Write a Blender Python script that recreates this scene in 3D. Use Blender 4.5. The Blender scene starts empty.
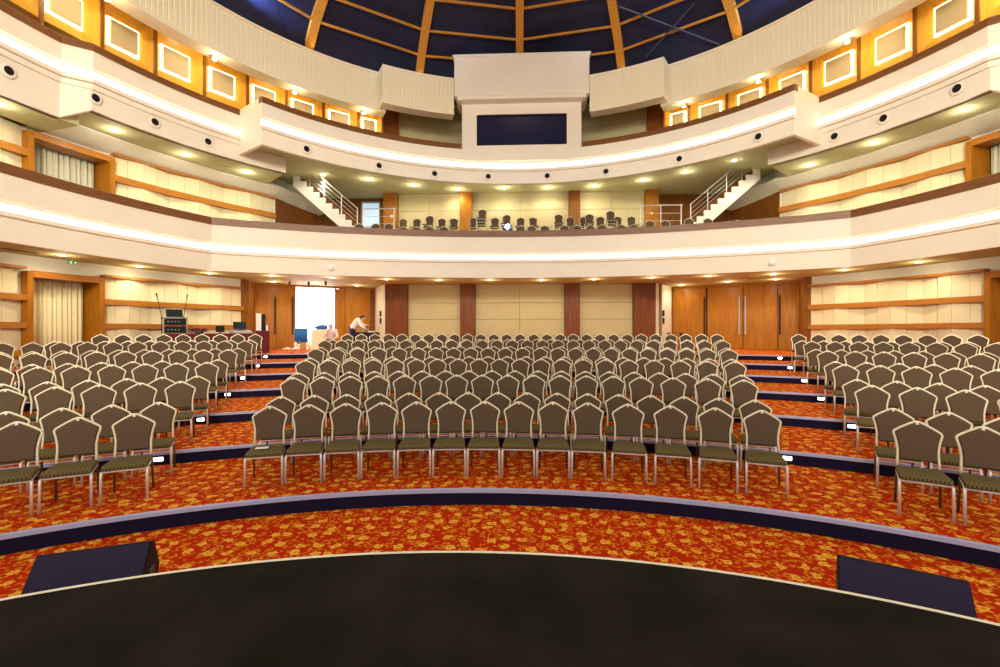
import bpy, bmesh, math, random
from math import sin, cos, pi, radians as R_, sqrt, atan2, degrees
from mathutils import Vector, Matrix
random.seed(7)
sc = bpy.context.scene
COL = sc.collection
EYE = 1.975                                   # camera height; heights "h" below are measured from it

# ------------------------------------------------------------------ materials
MATS = {}
def mat(name, col, rough=0.55, metal=0.0, spec=0.4, var=0.0, vscale=3.0, emit=None, estr=0.0, bump=0.0, bscale=40.0, coat=0.0):
    m = bpy.data.materials.new(name); m.use_nodes = True
    nt = m.node_tree; b = nt.nodes['Principled BSDF']
    b.inputs['Base Color'].default_value = (*col, 1); b.inputs['Roughness'].default_value = rough
    b.inputs['Metallic'].default_value = metal; b.inputs['Specular IOR Level'].default_value = spec
    b.inputs['Coat Weight'].default_value = coat
    if emit:
        b.inputs['Emission Color'].default_value = (*emit, 1); b.inputs['Emission Strength'].default_value = estr
    if var or bump:
        g = nt.nodes.new('ShaderNodeNewGeometry')
    if var:
        n = nt.nodes.new('ShaderNodeTexNoise'); n.inputs['Scale'].default_value = vscale; n.inputs['Detail'].default_value = 4
        r = nt.nodes.new('ShaderNodeValToRGB')
        r.color_ramp.elements[0].position = .3; r.color_ramp.elements[1].position = .7
        r.color_ramp.elements[0].color = (*[c*(1-var) for c in col], 1); r.color_ramp.elements[1].color = (*[min(1, c*(1+var)) for c in col], 1)
        nt.links.new(g.outputs['Position'], n.inputs['Vector']); nt.links.new(n.outputs['Fac'], r.inputs['Fac']); nt.links.new(r.outputs['Color'], b.inputs['Base Color'])
    if bump:
        n2 = nt.nodes.new('ShaderNodeTexNoise'); n2.inputs['Scale'].default_value = bscale
        bp = nt.nodes.new('ShaderNodeBump'); bp.inputs['Strength'].default_value = bump; bp.inputs['Distance'].default_value = .01
        nt.links.new(g.outputs['Position'], n2.inputs['Vector']); nt.links.new(n2.outputs['Fac'], bp.inputs['Height']); nt.links.new(bp.outputs['Normal'], b.inputs['Normal'])
    MATS[name] = m
    return m

def wood(name, c1, c2, rough=.35, horiz=False):
    m = bpy.data.materials.new(name); m.use_nodes = True
    nt = m.node_tree; b = nt.nodes['Principled BSDF']; L = nt.links.new
    g = nt.nodes.new('ShaderNodeNewGeometry'); mp = nt.nodes.new('ShaderNodeMapping')
    mp.inputs['Scale'].default_value = (3, 3, 28) if horiz else (16, 16, 1.1)
    n = nt.nodes.new('ShaderNodeTexNoise'); n.inputs['Scale'].default_value = 1.0; n.inputs['Detail'].default_value = 6; n.inputs['Distortion'].default_value = .6
    r = nt.nodes.new('ShaderNodeValToRGB'); r.color_ramp.elements[0].position = .33; r.color_ramp.elements[1].position = .68
    r.color_ramp.elements[0].color = (*c1, 1); r.color_ramp.elements[1].color = (*c2, 1)
    L(g.outputs['Position'], mp.inputs['Vector']); L(mp.outputs['Vector'], n.inputs['Vector']); L(n.outputs['Fac'], r.inputs['Fac']); L(r.outputs['Color'], b.inputs['Base Color'])
    b.inputs['Roughness'].default_value = rough; b.inputs['Specular IOR Level'].default_value = .18
    MATS[name] = m
    return m

def carpet():
    m = bpy.data.materials.new('carpet'); m.use_nodes = True
    nt = m.node_tree; b = nt.nodes['Principled BSDF']; L = nt.links.new; N = nt.nodes.new
    g = N('ShaderNodeNewGeometry')
    wn = N('ShaderNodeTexNoise'); wn.inputs['Scale'].default_value = 9; wn.inputs['Detail'].default_value = 2
    sub = N('ShaderNodeVectorMath'); sub.operation = 'SUBTRACT'; sub.inputs[1].default_value = (.5, .5, .5)
    scl = N('ShaderNodeVectorMath'); scl.operation = 'SCALE'; scl.inputs['Scale'].default_value = .10
    add = N('ShaderNodeVectorMath'); add.operation = 'ADD'
    L(g.outputs['Position'], wn.inputs['Vector']); L(wn.outputs['Color'], sub.inputs[0]); L(sub.outputs[0], scl.inputs[0]); L(scl.outputs[0], add.inputs[0]); L(g.outputs['Position'], add.inputs[1])
    def math(op, a, bb=None):
        x = N('ShaderNodeMath'); x.operation = op
        for i, v in enumerate((a, bb)):
            if v is None: continue
            if isinstance(v, (int, float)): x.inputs[i].default_value = v
            else: L(v, x.inputs[i])
        return x.outputs[0]
    v1 = N('ShaderNodeTexVoronoi'); v1.voronoi_dimensions = '2D'; v1.inputs['Scale'].default_value = 5.2; v1.inputs['Randomness'].default_value = .6
    L(add.outputs[0], v1.inputs['Vector'])
    n3 = N('ShaderNodeTexNoise'); n3.noise_dimensions = '2D'; n3.inputs['Scale'].default_value = 30; n3.inputs['Detail'].default_value = 1
    L(g.outputs['Position'], n3.inputs['Vector'])
    edge = math('ADD', .07, math('MULTIPLY', n3.outputs['Fac'], .30))
    flower = math('LESS_THAN', v1.outputs['Distance'], edge)
    heart = math('LESS_THAN', v1.outputs['Distance'], math('MULTIPLY', edge, .4))
    n2 = N('ShaderNodeTexNoise'); n2.noise_dimensions = '2D'; n2.inputs['Scale'].default_value = 8; n2.inputs['Detail'].default_value = 0
    L(g.outputs['Position'], n2.inputs['Vector'])
    v2 = N('ShaderNodeTexVoronoi'); v2.voronoi_dimensions = '2D'; v2.inputs['Scale'].default_value = 9.5; v2.inputs['Randomness'].default_value = .8
    L(add.outputs[0], v2.inputs['Vector'])
    curl = math('MULTIPLY', math('GREATER_THAN', v2.outputs['Distance'], .25), math('LESS_THAN', v2.outputs['Distance'], .36))
    scroll = math('MULTIPLY', curl, math('GREATER_THAN', n2.outputs['Fac'], .46))
    v3 = N('ShaderNodeTexVoronoi'); v3.voronoi_dimensions = '2D'; v3.inputs['Scale'].default_value = 13
    L(add.outputs[0], v3.inputs['Vector'])
    dots = math('LESS_THAN', v3.outputs['Distance'], math('MULTIPLY', n3.outputs['Fac'], .42))
    def mix(fac, c1, c2):
        x = N('ShaderNodeMix'); x.data_type = 'RGBA'
        L(fac, x.inputs[0])
        for i, c in ((6, c1), (7, c2)):
            if isinstance(c, tuple): x.inputs[i].default_value = (*c, 1)
            else: L(c, x.inputs[i])
        return x.outputs[2]
    red = (.45, .022, .002); gold = (.70, .25, .012); lite = (.80, .40, .045)
    c = mix(scroll, red, gold); c = mix(dots, c, (.62, .17, .008)); c = mix(flower, c, lite); c = mix(heart, c, (.66, .22, .012))
    fn = N('ShaderNodeTexNoise'); fn.inputs['Scale'].default_value = 160; L(g.outputs['Position'], fn.inputs['Vector'])
    L(c, b.inputs['Base Color']); b.inputs['Roughness'].default_value = .95; b.inputs['Specular IOR Level'].default_value = .05
    bp = N('ShaderNodeBump'); bp.inputs['Strength'].default_value = .3; bp.inputs['Distance'].default_value = .004
    L(fn.outputs['Fac'], bp.inputs['Height']); L(bp.outputs['Normal'], b.inputs['Normal'])
    MATS['carpet'] = m

def fabric(name, base, dot, pu, pv, axes, thr):
    """woven upholstery with staggered rows of small dashes, in the chair's own coordinates"""
    m = bpy.data.materials.new(name); m.use_nodes = True
    nt = m.node_tree; b = nt.nodes['Principled BSDF']; L = nt.links.new; N = nt.nodes.new
    tc = N('ShaderNodeTexCoord'); sp = N('ShaderNodeSeparateXYZ'); L(tc.outputs['Object'], sp.inputs[0])
    def math(op, a, bb=None):
        x = N('ShaderNodeMath'); x.operation = op
        for i, v in enumerate((a, bb)):
            if v is None: continue
            if isinstance(v, (int, float)): x.inputs[i].default_value = v
            else: L(v, x.inputs[i])
        return x.outputs[0]
    u = math('MULTIPLY', sp.outputs[axes[0]], pi/pu); v = math('MULTIPLY', sp.outputs[axes[1]], pi/pv)
    s = math('MULTIPLY', math('SINE', u), math('SINE', v))
    f = math('GREATER_THAN', s, thr)
    x = N('ShaderNodeMix'); x.data_type = 'RGBA'; L(f, x.inputs[0]); x.inputs[6].default_value = (*base, 1); x.inputs[7].default_value = (*dot, 1)
    L(x.outputs[2], b.inputs['Base Color']); b.inputs['Roughness'].default_value = .85; b.inputs['Specular IOR Level'].default_value = .15
    MATS[name] = m

def ribbed(name, col, c0, n):
    m = mat(name, col, rough=.6)
    nt = m.node_tree; b = nt.nodes['Principled BSDF']
    return m

carpet()
fabric('back_fabric', (.138, .088, .052), (.050, .030, .022), .0185, .0135, ('X', 'Z'), .25)
fabric('seat_fabric', (.155, .115, .038), (.050, .036, .020), .0155, .021, ('X', 'Y'), .22)
mat('cream_metal', (.80, .71, .50), rough=.38, metal=.15, spec=.5)
mat('silver_metal', (.76, .74, .72), rough=.35, metal=.45)
mat('bronze_metal', (.16, .10, .045), rough=.4, metal=.6)
mat('white_tag', (.85, .82, .75))
mat('fascia_white', (.80, .725, .61), rough=.6, var=.025, vscale=1.2)
mat('plaster_white', (.82, .82, .74), rough=.75, var=.03, vscale=1.0)
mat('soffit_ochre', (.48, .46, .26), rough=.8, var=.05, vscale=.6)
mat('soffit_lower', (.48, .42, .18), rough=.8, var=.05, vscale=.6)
mat('pale_wall', (.74, .68, .55), rough=.8)
mat('rib_cream', (.82, .73, .54), rough=.6)
mat('pad_cream', (.72, .63, .40), rough=.8, var=.03, vscale=2, bump=.15, bscale=120)
mat('pad_tan', (.46, .37, .21), rough=.85)
mat('beige_panel', (.50, .42, .23), rough=.85, var=.03, vscale=1.5, bump=.1, bscale=150)
mat('seam_dark', (.20, .15, .08), rough=.9)
wood('wood_ochre', (.29, .100, .004), (.40, .150, .008))
wood('wood_red', (.13, .032, .006), (.20, .058, .012))
wood('wood_mid', (.17, .058, .008), (.24, .088, .014))
wood('wood_dark', (.15, .05, .012), (.22, .075, .02))
wood('wood_rail', (.14, .055, .018), (.21, .085, .03), horiz=True)
wood('wood_trim', (.34, .125, .016), (.44, .17, .026), horiz=True)
wood('wood_gold', (.62, .31, .035), (.72, .39, .055))
wood('wood_dome', (.45, .19, .025), (.58, .26, .045))
mat('balcony_carpet', (.55, .50, .38), rough=.95, var=.08, vscale=6)  # unseen floor, pale tone chosen to bounce neutral light onto the soffit
mat('navy', (.012, .009, .030), rough=.9, spec=.08)
mat('nosing', (.42, .43, .64), rough=.5)
mat('stage_black', (.0135, .0105, .0072), rough=.9, var=.45, vscale=2.2, spec=.06)
mat('stage_trim', (.80, .72, .55), rough=.5)
mat('dome_navy', (.008, .010, .032), rough=.5, var=.5, vscale=.5)
mat('glass_navy', (.008, .011, .045), rough=.12, spec=.6)
mat('black', (.010, .010, .012), rough=.6, spec=.15)
mat('black_gloss', (.010, .010, .012), rough=.2)
mat('monitor_grille', (.030, .022, .052), rough=.9, spec=.1)
mat('dark_grey', (.05, .05, .055), rough=.5)
mat('grey', (.35, .35, .37), rough=.5)
mat('steel', (.72, .70, .68), rough=.42, metal=.7)
mat('pipe_grey', (.05, .05, .07), rough=.4, metal=.5)
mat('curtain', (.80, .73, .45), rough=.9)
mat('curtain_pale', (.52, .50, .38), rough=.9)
mat('strip_glow', (1, .97, .9), emit=(1, .95, .82), estr=2.5)
mat('panel_glow', (1, .85, .5), emit=(1, .80, .36), estr=6.5)
mat('lamp_glow', (1, .95, .8), emit=(1, .93, .74), estr=22.0)
mat('spot_glow', (1, .95, .8), emit=(1, .93, .74), estr=40.0)
mat('step_glow', (.9, 1, 1), emit=(.86, 1, .98), estr=14.0)
mat('day_glow', (.9, .95, 1), emit=(.93, .97, 1), estr=5.5)
mat('day_pane', (.6, .75, .9), emit=(.50, .70, .92), estr=.5)
mat('lens_glow', (.7, .8, 1), emit=(.42, .52, 1), estr=60.0)
mat('green_sign', (.03, .20, .04), emit=(.05, .5, .10), estr=.15)
mat('sign_white', (.8, .9, .8), emit=(.7, 1, .8), estr=.6)
mat('blue_cloth', (.02, .12, .38), rough=.8)
mat('maroon_cloth', (.13, .012, .022), rough=.9)
mat('black_cloth', (.010, .010, .014), rough=.9)
mat('cardboard', (.42, .26, .10), rough=.9)
mat('trunk_cream', (.75, .68, .42), rough=.6)
mat('paper', (.85, .83, .76), rough=.8)
mat('screen_lit', (.012, .02, .02), rough=.9, spec=.05, emit=(.02, .08, .07), estr=.12)
mat('skin', (.62, .36, .27), rough=.6)
mat('shirt_white', (.80, .78, .74), rough=.85)
mat('shirt_pink', (.72, .52, .48), rough=.85)
mat('trousers_navy', (.015, .03, .09), rough=.85)
mat('trousers_grey', (.10, .10, .11), rough=.85)
mat('hair_dark', (.02, .014, .01), rough=.7)
mat('hair_grey', (.30, .26, .23), rough=.7)
mat('shoe_black', (.01, .01, .01), rough=.4)
mat('led_red', (.8, .02, .01), emit=(1, .03, .02), estr=1.2)
mat('bottle_green', (.03, .16, .06), rough=.2)

# ------------------------------------------------------------------ mesh builder
class MB:
    def __init__(s): s.v = []; s.f = []; s.mi = []; s.cur = 0; s.smooth = []; s.sm = False
    def add(s, vs, fs):
        b = len(s.v); s.v += [tuple(p) for p in vs]
        for f in fs: s.f.append(tuple(b+i for i in f)); s.mi.append(s.cur); s.smooth.append(s.sm)
        return s
    def box(s, x0, x1, y0, y1, z0, z1, M=None):
        vs = [Vector(p) for p in ((x0,y0,z0),(x1,y0,z0),(x1,y1,z0),(x0,y1,z0),(x0,y0,z1),(x1,y0,z1),(x1,y1,z1),(x0,y1,z1))]
        if M is not None: vs = [M @ p for p in vs]
        return s.add(vs, [(0,3,2,1),(4,5,6,7),(0,1,5,4),(1,2,6,5),(2,3,7,6),(3,0,4,7)])
    def cbox(s, x0, x1, y0, y1, z0, z1, c=.01, M=None):
        """box with all edges chamfered by c"""
        bm = bmesh.new(); bmesh.ops.create_cube(bm, size=1)
        for v in bm.verts: v.co = Vector((x0+(v.co.x+.5)*(x1-x0), y0+(v.co.y+.5)*(y1-y0), z0+(v.co.z+.5)*(z1-z0)))
        bmesh.ops.bevel(bm, geom=list(bm.edges), offset=c, segments=2, affect='EDGES', profile=.5)
        bm.verts.index_update()
        vs = [v.co.copy() for v in bm.verts]; fs = [[v.index for v in f.verts] for f in bm.faces]; bm.free()
        if M is not None: vs = [M @ p for p in vs]
        return s.add(vs, fs)
    def prism(s, poly, d, M=None):
        """poly: list of 3D points (flat), extruded by vector d"""
        n = len(poly); d = Vector(d); a = [Vector(p) for p in poly]; b2 = [p+d for p in a]
        vs = a+b2
        if M is not None: vs = [M @ p for p in vs]
        return s.add(vs, [tuple(range(n-1, -1, -1)), tuple(range(n, 2*n))]+[(i, (i+1) % n, n+(i+1) % n, n+i) for i in range(n)])
    def tube(s, pts, r, n=8, closed=False, caps=True, radii=None):
        pts = [Vector(p) for p in pts]; m = len(pts); vs = []
        up = None
        for i, p in enumerate(pts):
            a = pts[(i-1) % m] if (closed or i > 0) else p; c = pts[(i+1) % m] if (closed or i < m-1) else p
            t = (c-a).normalized()
            if up is None:
                up = Vector((0,0,1)) if abs(t.z) < .9 else Vector((1,0,0))
            u = t.cross(up).normalized(); w = u.cross(t).normalized(); up = w
            rr = radii[i] if radii else r
            for k in range(n):
                q = 2*pi*k/n; vs.append(p+(u*cos(q)+w*sin(q))*rr)
        fs = []
        for i in range(m if closed else m-1):
            j = (i+1) % m
            for k in range(n): fs.append((i*n+k, i*n+(k+1) % n, j*n+(k+1) % n, j*n+k))
        if not closed and caps: fs += [tuple(range(n-1, -1, -1)), tuple(range((m-1)*n, m*n))]
        return s.add(vs, fs)
    def lathe(s, prof, n=16, M=None, caps=True):
        """prof: (r,z) pairs"""
        vs = []; fs = []; m = len(prof)
        for r, z in prof:
            for k in range(n): q = 2*pi*k/n; vs.append(Vector((r*cos(q), r*sin(q), z)))
        for i in range(m-1):
            for k in range(n): fs.append((i*n+k, i*n+(k+1) % n, (i+1)*n+(k+1) % n, (i+1)*n+k))
        if caps: fs += [tuple(range(n-1, -1, -1)), tuple(range((m-1)*n, m*n))]
        if M is not None: vs = [M @ p for p in vs]
        return s.add(vs, fs)
    def ball(s, c, r, sz=(1,1,1), n=12, M=None):
        vs = []; fs = []; k2 = n//2+1
        for i in range(k2+1):
            a = pi*i/k2
            for k in range(n):
                q = 2*pi*k/n; p = Vector((r*sz[0]*sin(a)*cos(q), r*sz[1]*sin(a)*sin(q), r*sz[2]*cos(a)))
                vs.append((M @ p if M is not None else p)+Vector(c))
        for i in range(k2):
            for k in range(n): fs.append((i*n+k, (i+1)*n+k, (i+1)*n+(k+1) % n, i*n+(k+1) % n))
        return s.add(vs, fs)
    def sweep(s, path, prof, caps=True):
        """path: [(x,y,nx,ny)] (n points to the room's inside), prof: closed polygon [(offset towards the inside, z)]"""
        m = len(path); n = len(prof); vs = []
        for x, y, nx, ny in path:
            for o, z in prof: vs.append((x+nx*o, y+ny*o, z))
        fs = []
        for i in range(m-1):
            for k in range(n):
                l = (k+1) % n; fs.append((i*n+k, (i+1)*n+k, (i+1)*n+l, i*n+l))
        if caps: fs += [tuple(range(n)), tuple(range(m*n-1, (m-1)*n-1, -1))]
        return s.add(vs, fs)
    def build(s, name, m, parent=None, smooth=False, **props):
        me = bpy.data.meshes.new(name)
        me.from_pydata(s.v, [], s.f)
        ms = m if isinstance(m, (list, tuple)) else [m]
        for x in ms: me.materials.append(MATS[x])
        for p, i, q in zip(me.polygons, s.mi, s.smooth): p.material_index = i; p.use_smooth = smooth or q
        bm = bmesh.new(); bm.from_mesh(me); bmesh.ops.recalc_face_normals(bm, faces=bm.faces); bm.to_mesh(me); bm.free()
        o = bpy.data.objects.new(name, me); COL.objects.link(o)
        if parent is not None: o.parent = parent
        for k, v in props.items(): o[k] = v
        return o

def struct(name, mb, m, **kw):
    return mb.build(name, m, kind='structure', **kw)
def thing(name, label, cat, loc=(0,0,0), rz=0, group=None):
    o = bpy.data.objects.new(name, None); COL.objects.link(o); o.location = loc; o.rotation_euler = (0,0,rz)
    o.empty_display_size = .1
    o['label'] = label; o['category'] = cat
    if group: o['group'] = group
    return o
def tag(o, label, cat, group=None):
    o['label'] = label; o['category'] = cat
    if group: o['group'] = group
    return o
KIDS = {}
def kids(o):
    return [c for c in o.children]
def copy_tree(o, parent=None, label=None):
    c = o.copy(); COL.objects.link(c)
    if parent is not None: c.parent = parent
    if label: c['label'] = label
    for ch in list(o.children): copy_tree(ch, c)
    return c
ORD = ['zeroth','first','second','third','fourth','fifth','sixth','seventh','eighth','ninth','tenth','eleventh','twelfth','thirteenth','fourteenth','fifteenth','sixteenth','seventeenth','eighteenth','nineteenth','twentieth','twenty-first','twenty-second','twenty-third','twenty-fourth','twenty-fifth','twenty-sixth','twenty-seventh','twenty-eighth','twenty-ninth','thirtieth']

def arc(c, r, a0, a1, n):
    """points on a circle about c, angle measured from +Y towards +X, with normals to the centre"""
    out = []
    for i in range(n+1):
        a = R_(a0+(a1-a0)*i/n); out.append((c[0]+r*sin(a), c[1]+r*cos(a), -sin(a), -cos(a)))
    return out
def polar(c, r, deg):
    a = R_(deg); return (c[0]+r*sin(a), c[1]+r*cos(a))
def miter(pts):
    """normals (to the left of nothing: chosen to face the hall's middle) for a polyline"""
    out = []
    m = len(pts)
    for i, p in enumerate(pts):
        ns = []
        for j in (i-1, i):
            if 0 <= j < m-1:
                d = Vector((pts[j+1][0]-pts[j][0], pts[j+1][1]-pts[j][1])).normalized(); ns.append(Vector((d.y, -d.x)))
        n = sum(ns, Vector((0,0)))
        n.normalize()
        if len(ns) == 2: n /= max(.4, n.dot(ns[0]))
        out.append((p[0], p[1], n.x, n.y))
    return out

CF = (-.2, -2.2)                              # centre of stage, tiers and seat rows
CD = (0, 9.3)                                 # centre of dome and upper balcony
RISE = .172
RR = [7.55, 9.55, 11.58, 13.70, 15.75, 17.80, 19.85]

# ------------------------------------------------------------------ floors
mb = MB(); mb.box(-16, 16, -6, 8.2, -.2, 0)
struct('floor', mb, 'carpet')
for k in range(7):
    r0 = RR[k]; r1 = RR[k+1]+.05 if k < 6 else 31; z = RISE*(k+1)
    a = 66 if k < 6 else 58
    path = arc(CF, r0, -a, a, 96)
    struct('floor_tier', MB().sweep(path, [(-.03, .001), (-.03, z), (-(r1-r0), z), (-(r1-r0), .001)]), 'carpet')
    struct('trim_riser', MB().sweep(path, [(0, z-RISE), (0, z-.034), (-.03, z-.034), (-.03, z-RISE)]), 'navy')
    struct('trim_nosing', MB().sweep(path, [(.006, z-.034), (.006, z+.003), (-.055, z+.003), (-.055, z-.03), (-.02, z-.034)]), 'nosing')
# stage
pst = arc(CF, 5.12, -80, 80, 80)
mb = MB(); pts = [(x, y) for x, y, _, _ in pst]+[(6, -7), (-6, -7)]
mb.prism([(x, y, .02) for x, y in pts], (0, 0, .58))
struct('floor_stage', mb, 'stage_black')
struct('trim_stage', MB().sweep(pst, [(-.012, .545), (-.012, .604), (.012, .604), (.012, .602), (0, .602), (0, .545)]), 'stage_trim')

# ------------------------------------------------------------------ side walls
CW = 2.97; RW = 16.85
def wallpath(side, y0, y1, n=24):
    out = []
    c = -side*CW
    for i in range(n+1):
        y = y0+(y1-y0)*i/n; dx = sqrt(RW*RW-(y-9.3)**2)
        out.append((c+side*dx, y, -side*dx/RW, -(y-9.3)/RW))
    return out
def slab(path, o0, o1, z0, z1, mb=None):
    return (mb or MB()).sweep(path, [(o0, z0), (o0, z1), (o1, z1), (o1, z0)])
Z = lambda h: EYE+h
SIDES = ((-1, 'left'), (1, 'right'))
def OPN(level, side): return ((12.20, 14.12), (12.22, 14.40))[level] if side < 0 else ((12.0, 13.90), (12.15, 14.32))[level]
for sd, nm in SIDES:
    mb = MB()
    for lv, zA, zB, zO, yE in ((0, 0, Z(3.0), Z(1.62), 18.5 if sd < 0 else 18.62), (1, Z(3.0), Z(9), Z(5.45), 19.5)):
        OPEN = OPN(lv, sd)
        slab(wallpath(sd, 2.0, OPEN[0], 24), -.3, 0, zA, zB, mb); slab(wallpath(sd, OPEN[1], yE, 20), -.3, 0, zA, zB, mb)
        slab(wallpath(sd, OPEN[0], OPEN[1], 6), -.3, 0, zO, zB, mb)
    struct('wall_'+nm, mb, 'plaster_white')
    # recess behind the curtains (two floors)
    for lv, z0, z1 in ((0, 0, Z(1.66)), (1, Z(3.0), Z(5.5))):
        OPEN = OPN(lv, sd)
        struct('wall_'+nm+'_recess', slab(wallpath(sd, OPEN[0], OPEN[1], 6), -.95, -.85, z0, z1), 'wood_dark')
        for pth in (wallpath(sd, OPEN[0], OPEN[0]+.14, 1), wallpath(sd, OPEN[1]-.14, OPEN[1], 1)):
            struct('trim_recess_jamb', slab(pth, -.9, .245, z0, z1), 'wood_ochre')
        struct('trim_recess_head', slab(wallpath(sd, OPEN[0]+.14, OPEN[1]-.14, 6), -.3, .245, z1-.16, z1+.02), 'wood_trim')
    # padded cream panels between timber rails
    def padding(path, rows, zr, top):
        """folded fabric panels; rows: [(z0,z1)], path gives the seams"""
        mb = MB()
        for z0, z1 in rows:
            n = len(path)
            for i in range(n-1):
                o = [.015, .11, .20, .11]
                oa, ob = o[i % 4], o[(i+1) % 4]
                a, b = path[i], path[i+1]
                g = .006
                def P(p, off, z): return (p[0]+p[2]*off, p[1]+p[3]*off, z)
                t = Vector((b[0]-a[0], b[1]-a[1], 0)).normalized()*g
                q = [Vector(P(a, oa, z0))+t, Vector(P(b, ob, z0))-t, Vector(P(b, ob, z1))-t, Vector(P(a, oa, z1))+t]
                back = [Vector(P(a, 0, z0)), Vector(P(b, 0, z0)), Vector(P(b, 0, z1)), Vector(P(a, 0, z1))]
                mb.add(q+back, [(0,1,2,3), (4,7,6,5), (0,4,5,1), (1,5,6,2), (2,6,7,3), (3,7,4,0)])
        return mb
    low_rows = [(Z(1.02), Z(1.70)), (Z(.26), Z(.85)), (Z(-.5), Z(.10)), (Z(-1.3), Z(-.66))]
    low_rails = [(Z(1.70), Z(1.78)), (Z(.85), Z(1.02)), (Z(.10), Z(.26)), (Z(-.66), Z(-.5))]
    up_rows = [(Z(4.98), Z(5.60)), (Z(4.16), Z(4.78)), (Z(3.45), Z(3.96))]
    up_rails = [(Z(5.60), Z(5.68)), (Z(4.78), Z(4.98)), (Z(3.96), Z(4.16))]
    for lv, rows, rails, yE in ((0, low_rows, low_rails, 18.36 if sd < 0 else 18.56), (1, up_rows, up_rails, 19.45)):
        OPEN = OPN(lv, sd)
        for ya, yb, n in ((6.5, OPEN[0], 12), (OPEN[1], yE, 12)):
            p = wallpath(sd, ya, yb, n)
            struct('wall_'+nm+'_padding', padding(p, rows, 0, 0), 'pad_cream')
            mb = MB()
            for z0, z1 in rails: slab(p, 0, .235, z0, z1, mb)
            struct('trim_'+nm+'_rail', mb, 'wood_trim')
    # pleated curtains in the recesses
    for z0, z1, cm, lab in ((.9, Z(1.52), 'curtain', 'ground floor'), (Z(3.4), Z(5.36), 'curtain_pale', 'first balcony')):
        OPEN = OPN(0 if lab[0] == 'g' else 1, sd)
        p = wallpath(sd, OPEN[0]+.15, OPEN[1]-.2, 120)
        mb = MB(); vs = []; fs = []
        zs = [z0, (z0+z1)/2, z1-.12, z1]
        for i, q in enumerate(p):
            for j, zz in enumerate(zs):
                am = .055 if j < 2 else (.04 if j == 2 else .03)
                o = -.42+am*sin(i*2*pi/9.3+.4*sin(i*.21))+.02*sin(i*.37)
                vs.append((q[0]+q[2]*o, q[1]+q[3]*o, zz))
        for i in range(len(p)-1):
            for j in range(3): fs.append((i*4+j, i*4+4+j, i*4+5+j, i*4+1+j))
        mb.add(vs, fs)
        t = thing('curtain', 'long pleated cream curtain in the %s-hand %s wall recess' % (nm, lab), 'curtain', group='curtains in the wall recesses')
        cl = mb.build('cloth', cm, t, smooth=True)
        sol = cl.modifiers.new('s', 'SOLIDIFY'); sol.thickness = .012
        c0 = wallpath(sd, OPEN[0]+.15, OPEN[1]-.15, 4)
        MB().tube([(q[0]-q[2]*.42, q[1]-q[3]*.42, z1+.03) for q in c0], .018).build('curtain_rod', 'bronze_metal', t)

# ------------------------------------------------------------------ rear walls, ground floor
def seg_pt(p, q, u): return (p[0]+(q[0]-p[0])*u, p[1]+(q[1]-p[1])*u)
def wall_seg(mb, p, q, t, z0, z1):
    d = Vector((q[0]-p[0], q[1]-p[1])).normalized(); n = Vector((-d.y, d.x))*t       # thickness goes behind
    return mb.prism([(p[0], p[1], z0), (q[0], q[1], z0), (q[0]+n.x, q[1]+n.y, z0), (p[0]+n.x, p[1]+n.y, z0)], (0, 0, z1-z0))
ZL = RISE*7; ZS = Z(2.106)
mb = MB(); mb.box(-6.15, 6.15, 20.9, 21.1, 0, ZS)
struct('wall_back', mb, 'seam_dark')
mb = MB()
xs = [-5.06, -3.88, -2.70]; 
def fabric_wall(y, x0, x1, zrows, ncol, mb):
    for i in range(ncol):
        a = x0+(x1-x0)*i/ncol; b = x0+(x1-x0)*(i+1)/ncol
        for z0, z1 in zrows: mb.cbox(a+.006, b-.006, y, y+.06, z0+.006, z1-.006, .008)
zr = [(ZL, Z(-.18)), (Z(-.18), Z(.55)), (Z(.55), Z(1.28)), (Z(1.28), ZS)]
fabric_wall(20.84, -5.06, -2.70, zr, 1, mb); fabric_wall(20.84, -2.04, 1.90, zr, 2, mb); fabric_wall(20.84, 2.55, 4.87, zr, 1, mb)
struct('wall_back_padding', mb, 'beige_panel')
for x0, x1 in ((-6.04, -5.06), (-2.70, -2.04), (1.90, 2.55), (4.87, 5.81)):
    mb = MB(); mb.cbox(x0, x1, 20.6, 20.9, ZL, ZS, .01)
    struct('pillar', mb, 'wood_red')
for sd in (-1, 1):                            # pale return walls beside the doors
    mb = MB(); wall_seg(mb, *(((-7.05, 22.42), (-6.06, 20.62)) if sd < 0 else ((5.83, 20.62), (7.05, 22.42))), .12, ZL, ZS)
    struct('wall_return', mb, 'pale_wall')
    # two-gang black switch plates on the pale return
    p, q = ((-7.05, 22.42), (-6.06, 20.62)) if sd < 0 else ((5.83, 20.62), (7.05, 22.42))
    c = seg_pt(p, q, .62 if sd < 0 else .42); d = Vector((q[0]-p[0], q[1]-p[1])).normalized(); ang = atan2(d.y, d.x)
    t = thing('wall_switch_unit', 'black wall control panels stacked on the pale return wall on the %s side' % ('left' if sd < 0 else 'right'), 'control panel', (c[0], c[1], Z(.36)), ang, 'wall control panels')
    for z0 in (0, .34):
        b = MB().cbox(-.11, .11, -.045, -.002, z0, z0+.26, .01).build('plate', 'black', t)
        for k in range(3): MB().box(-.06, .06, -.052, -.044, z0+.04+k*.075, z0+.08+k*.075).build('button', 'dark_grey', b)
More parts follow.
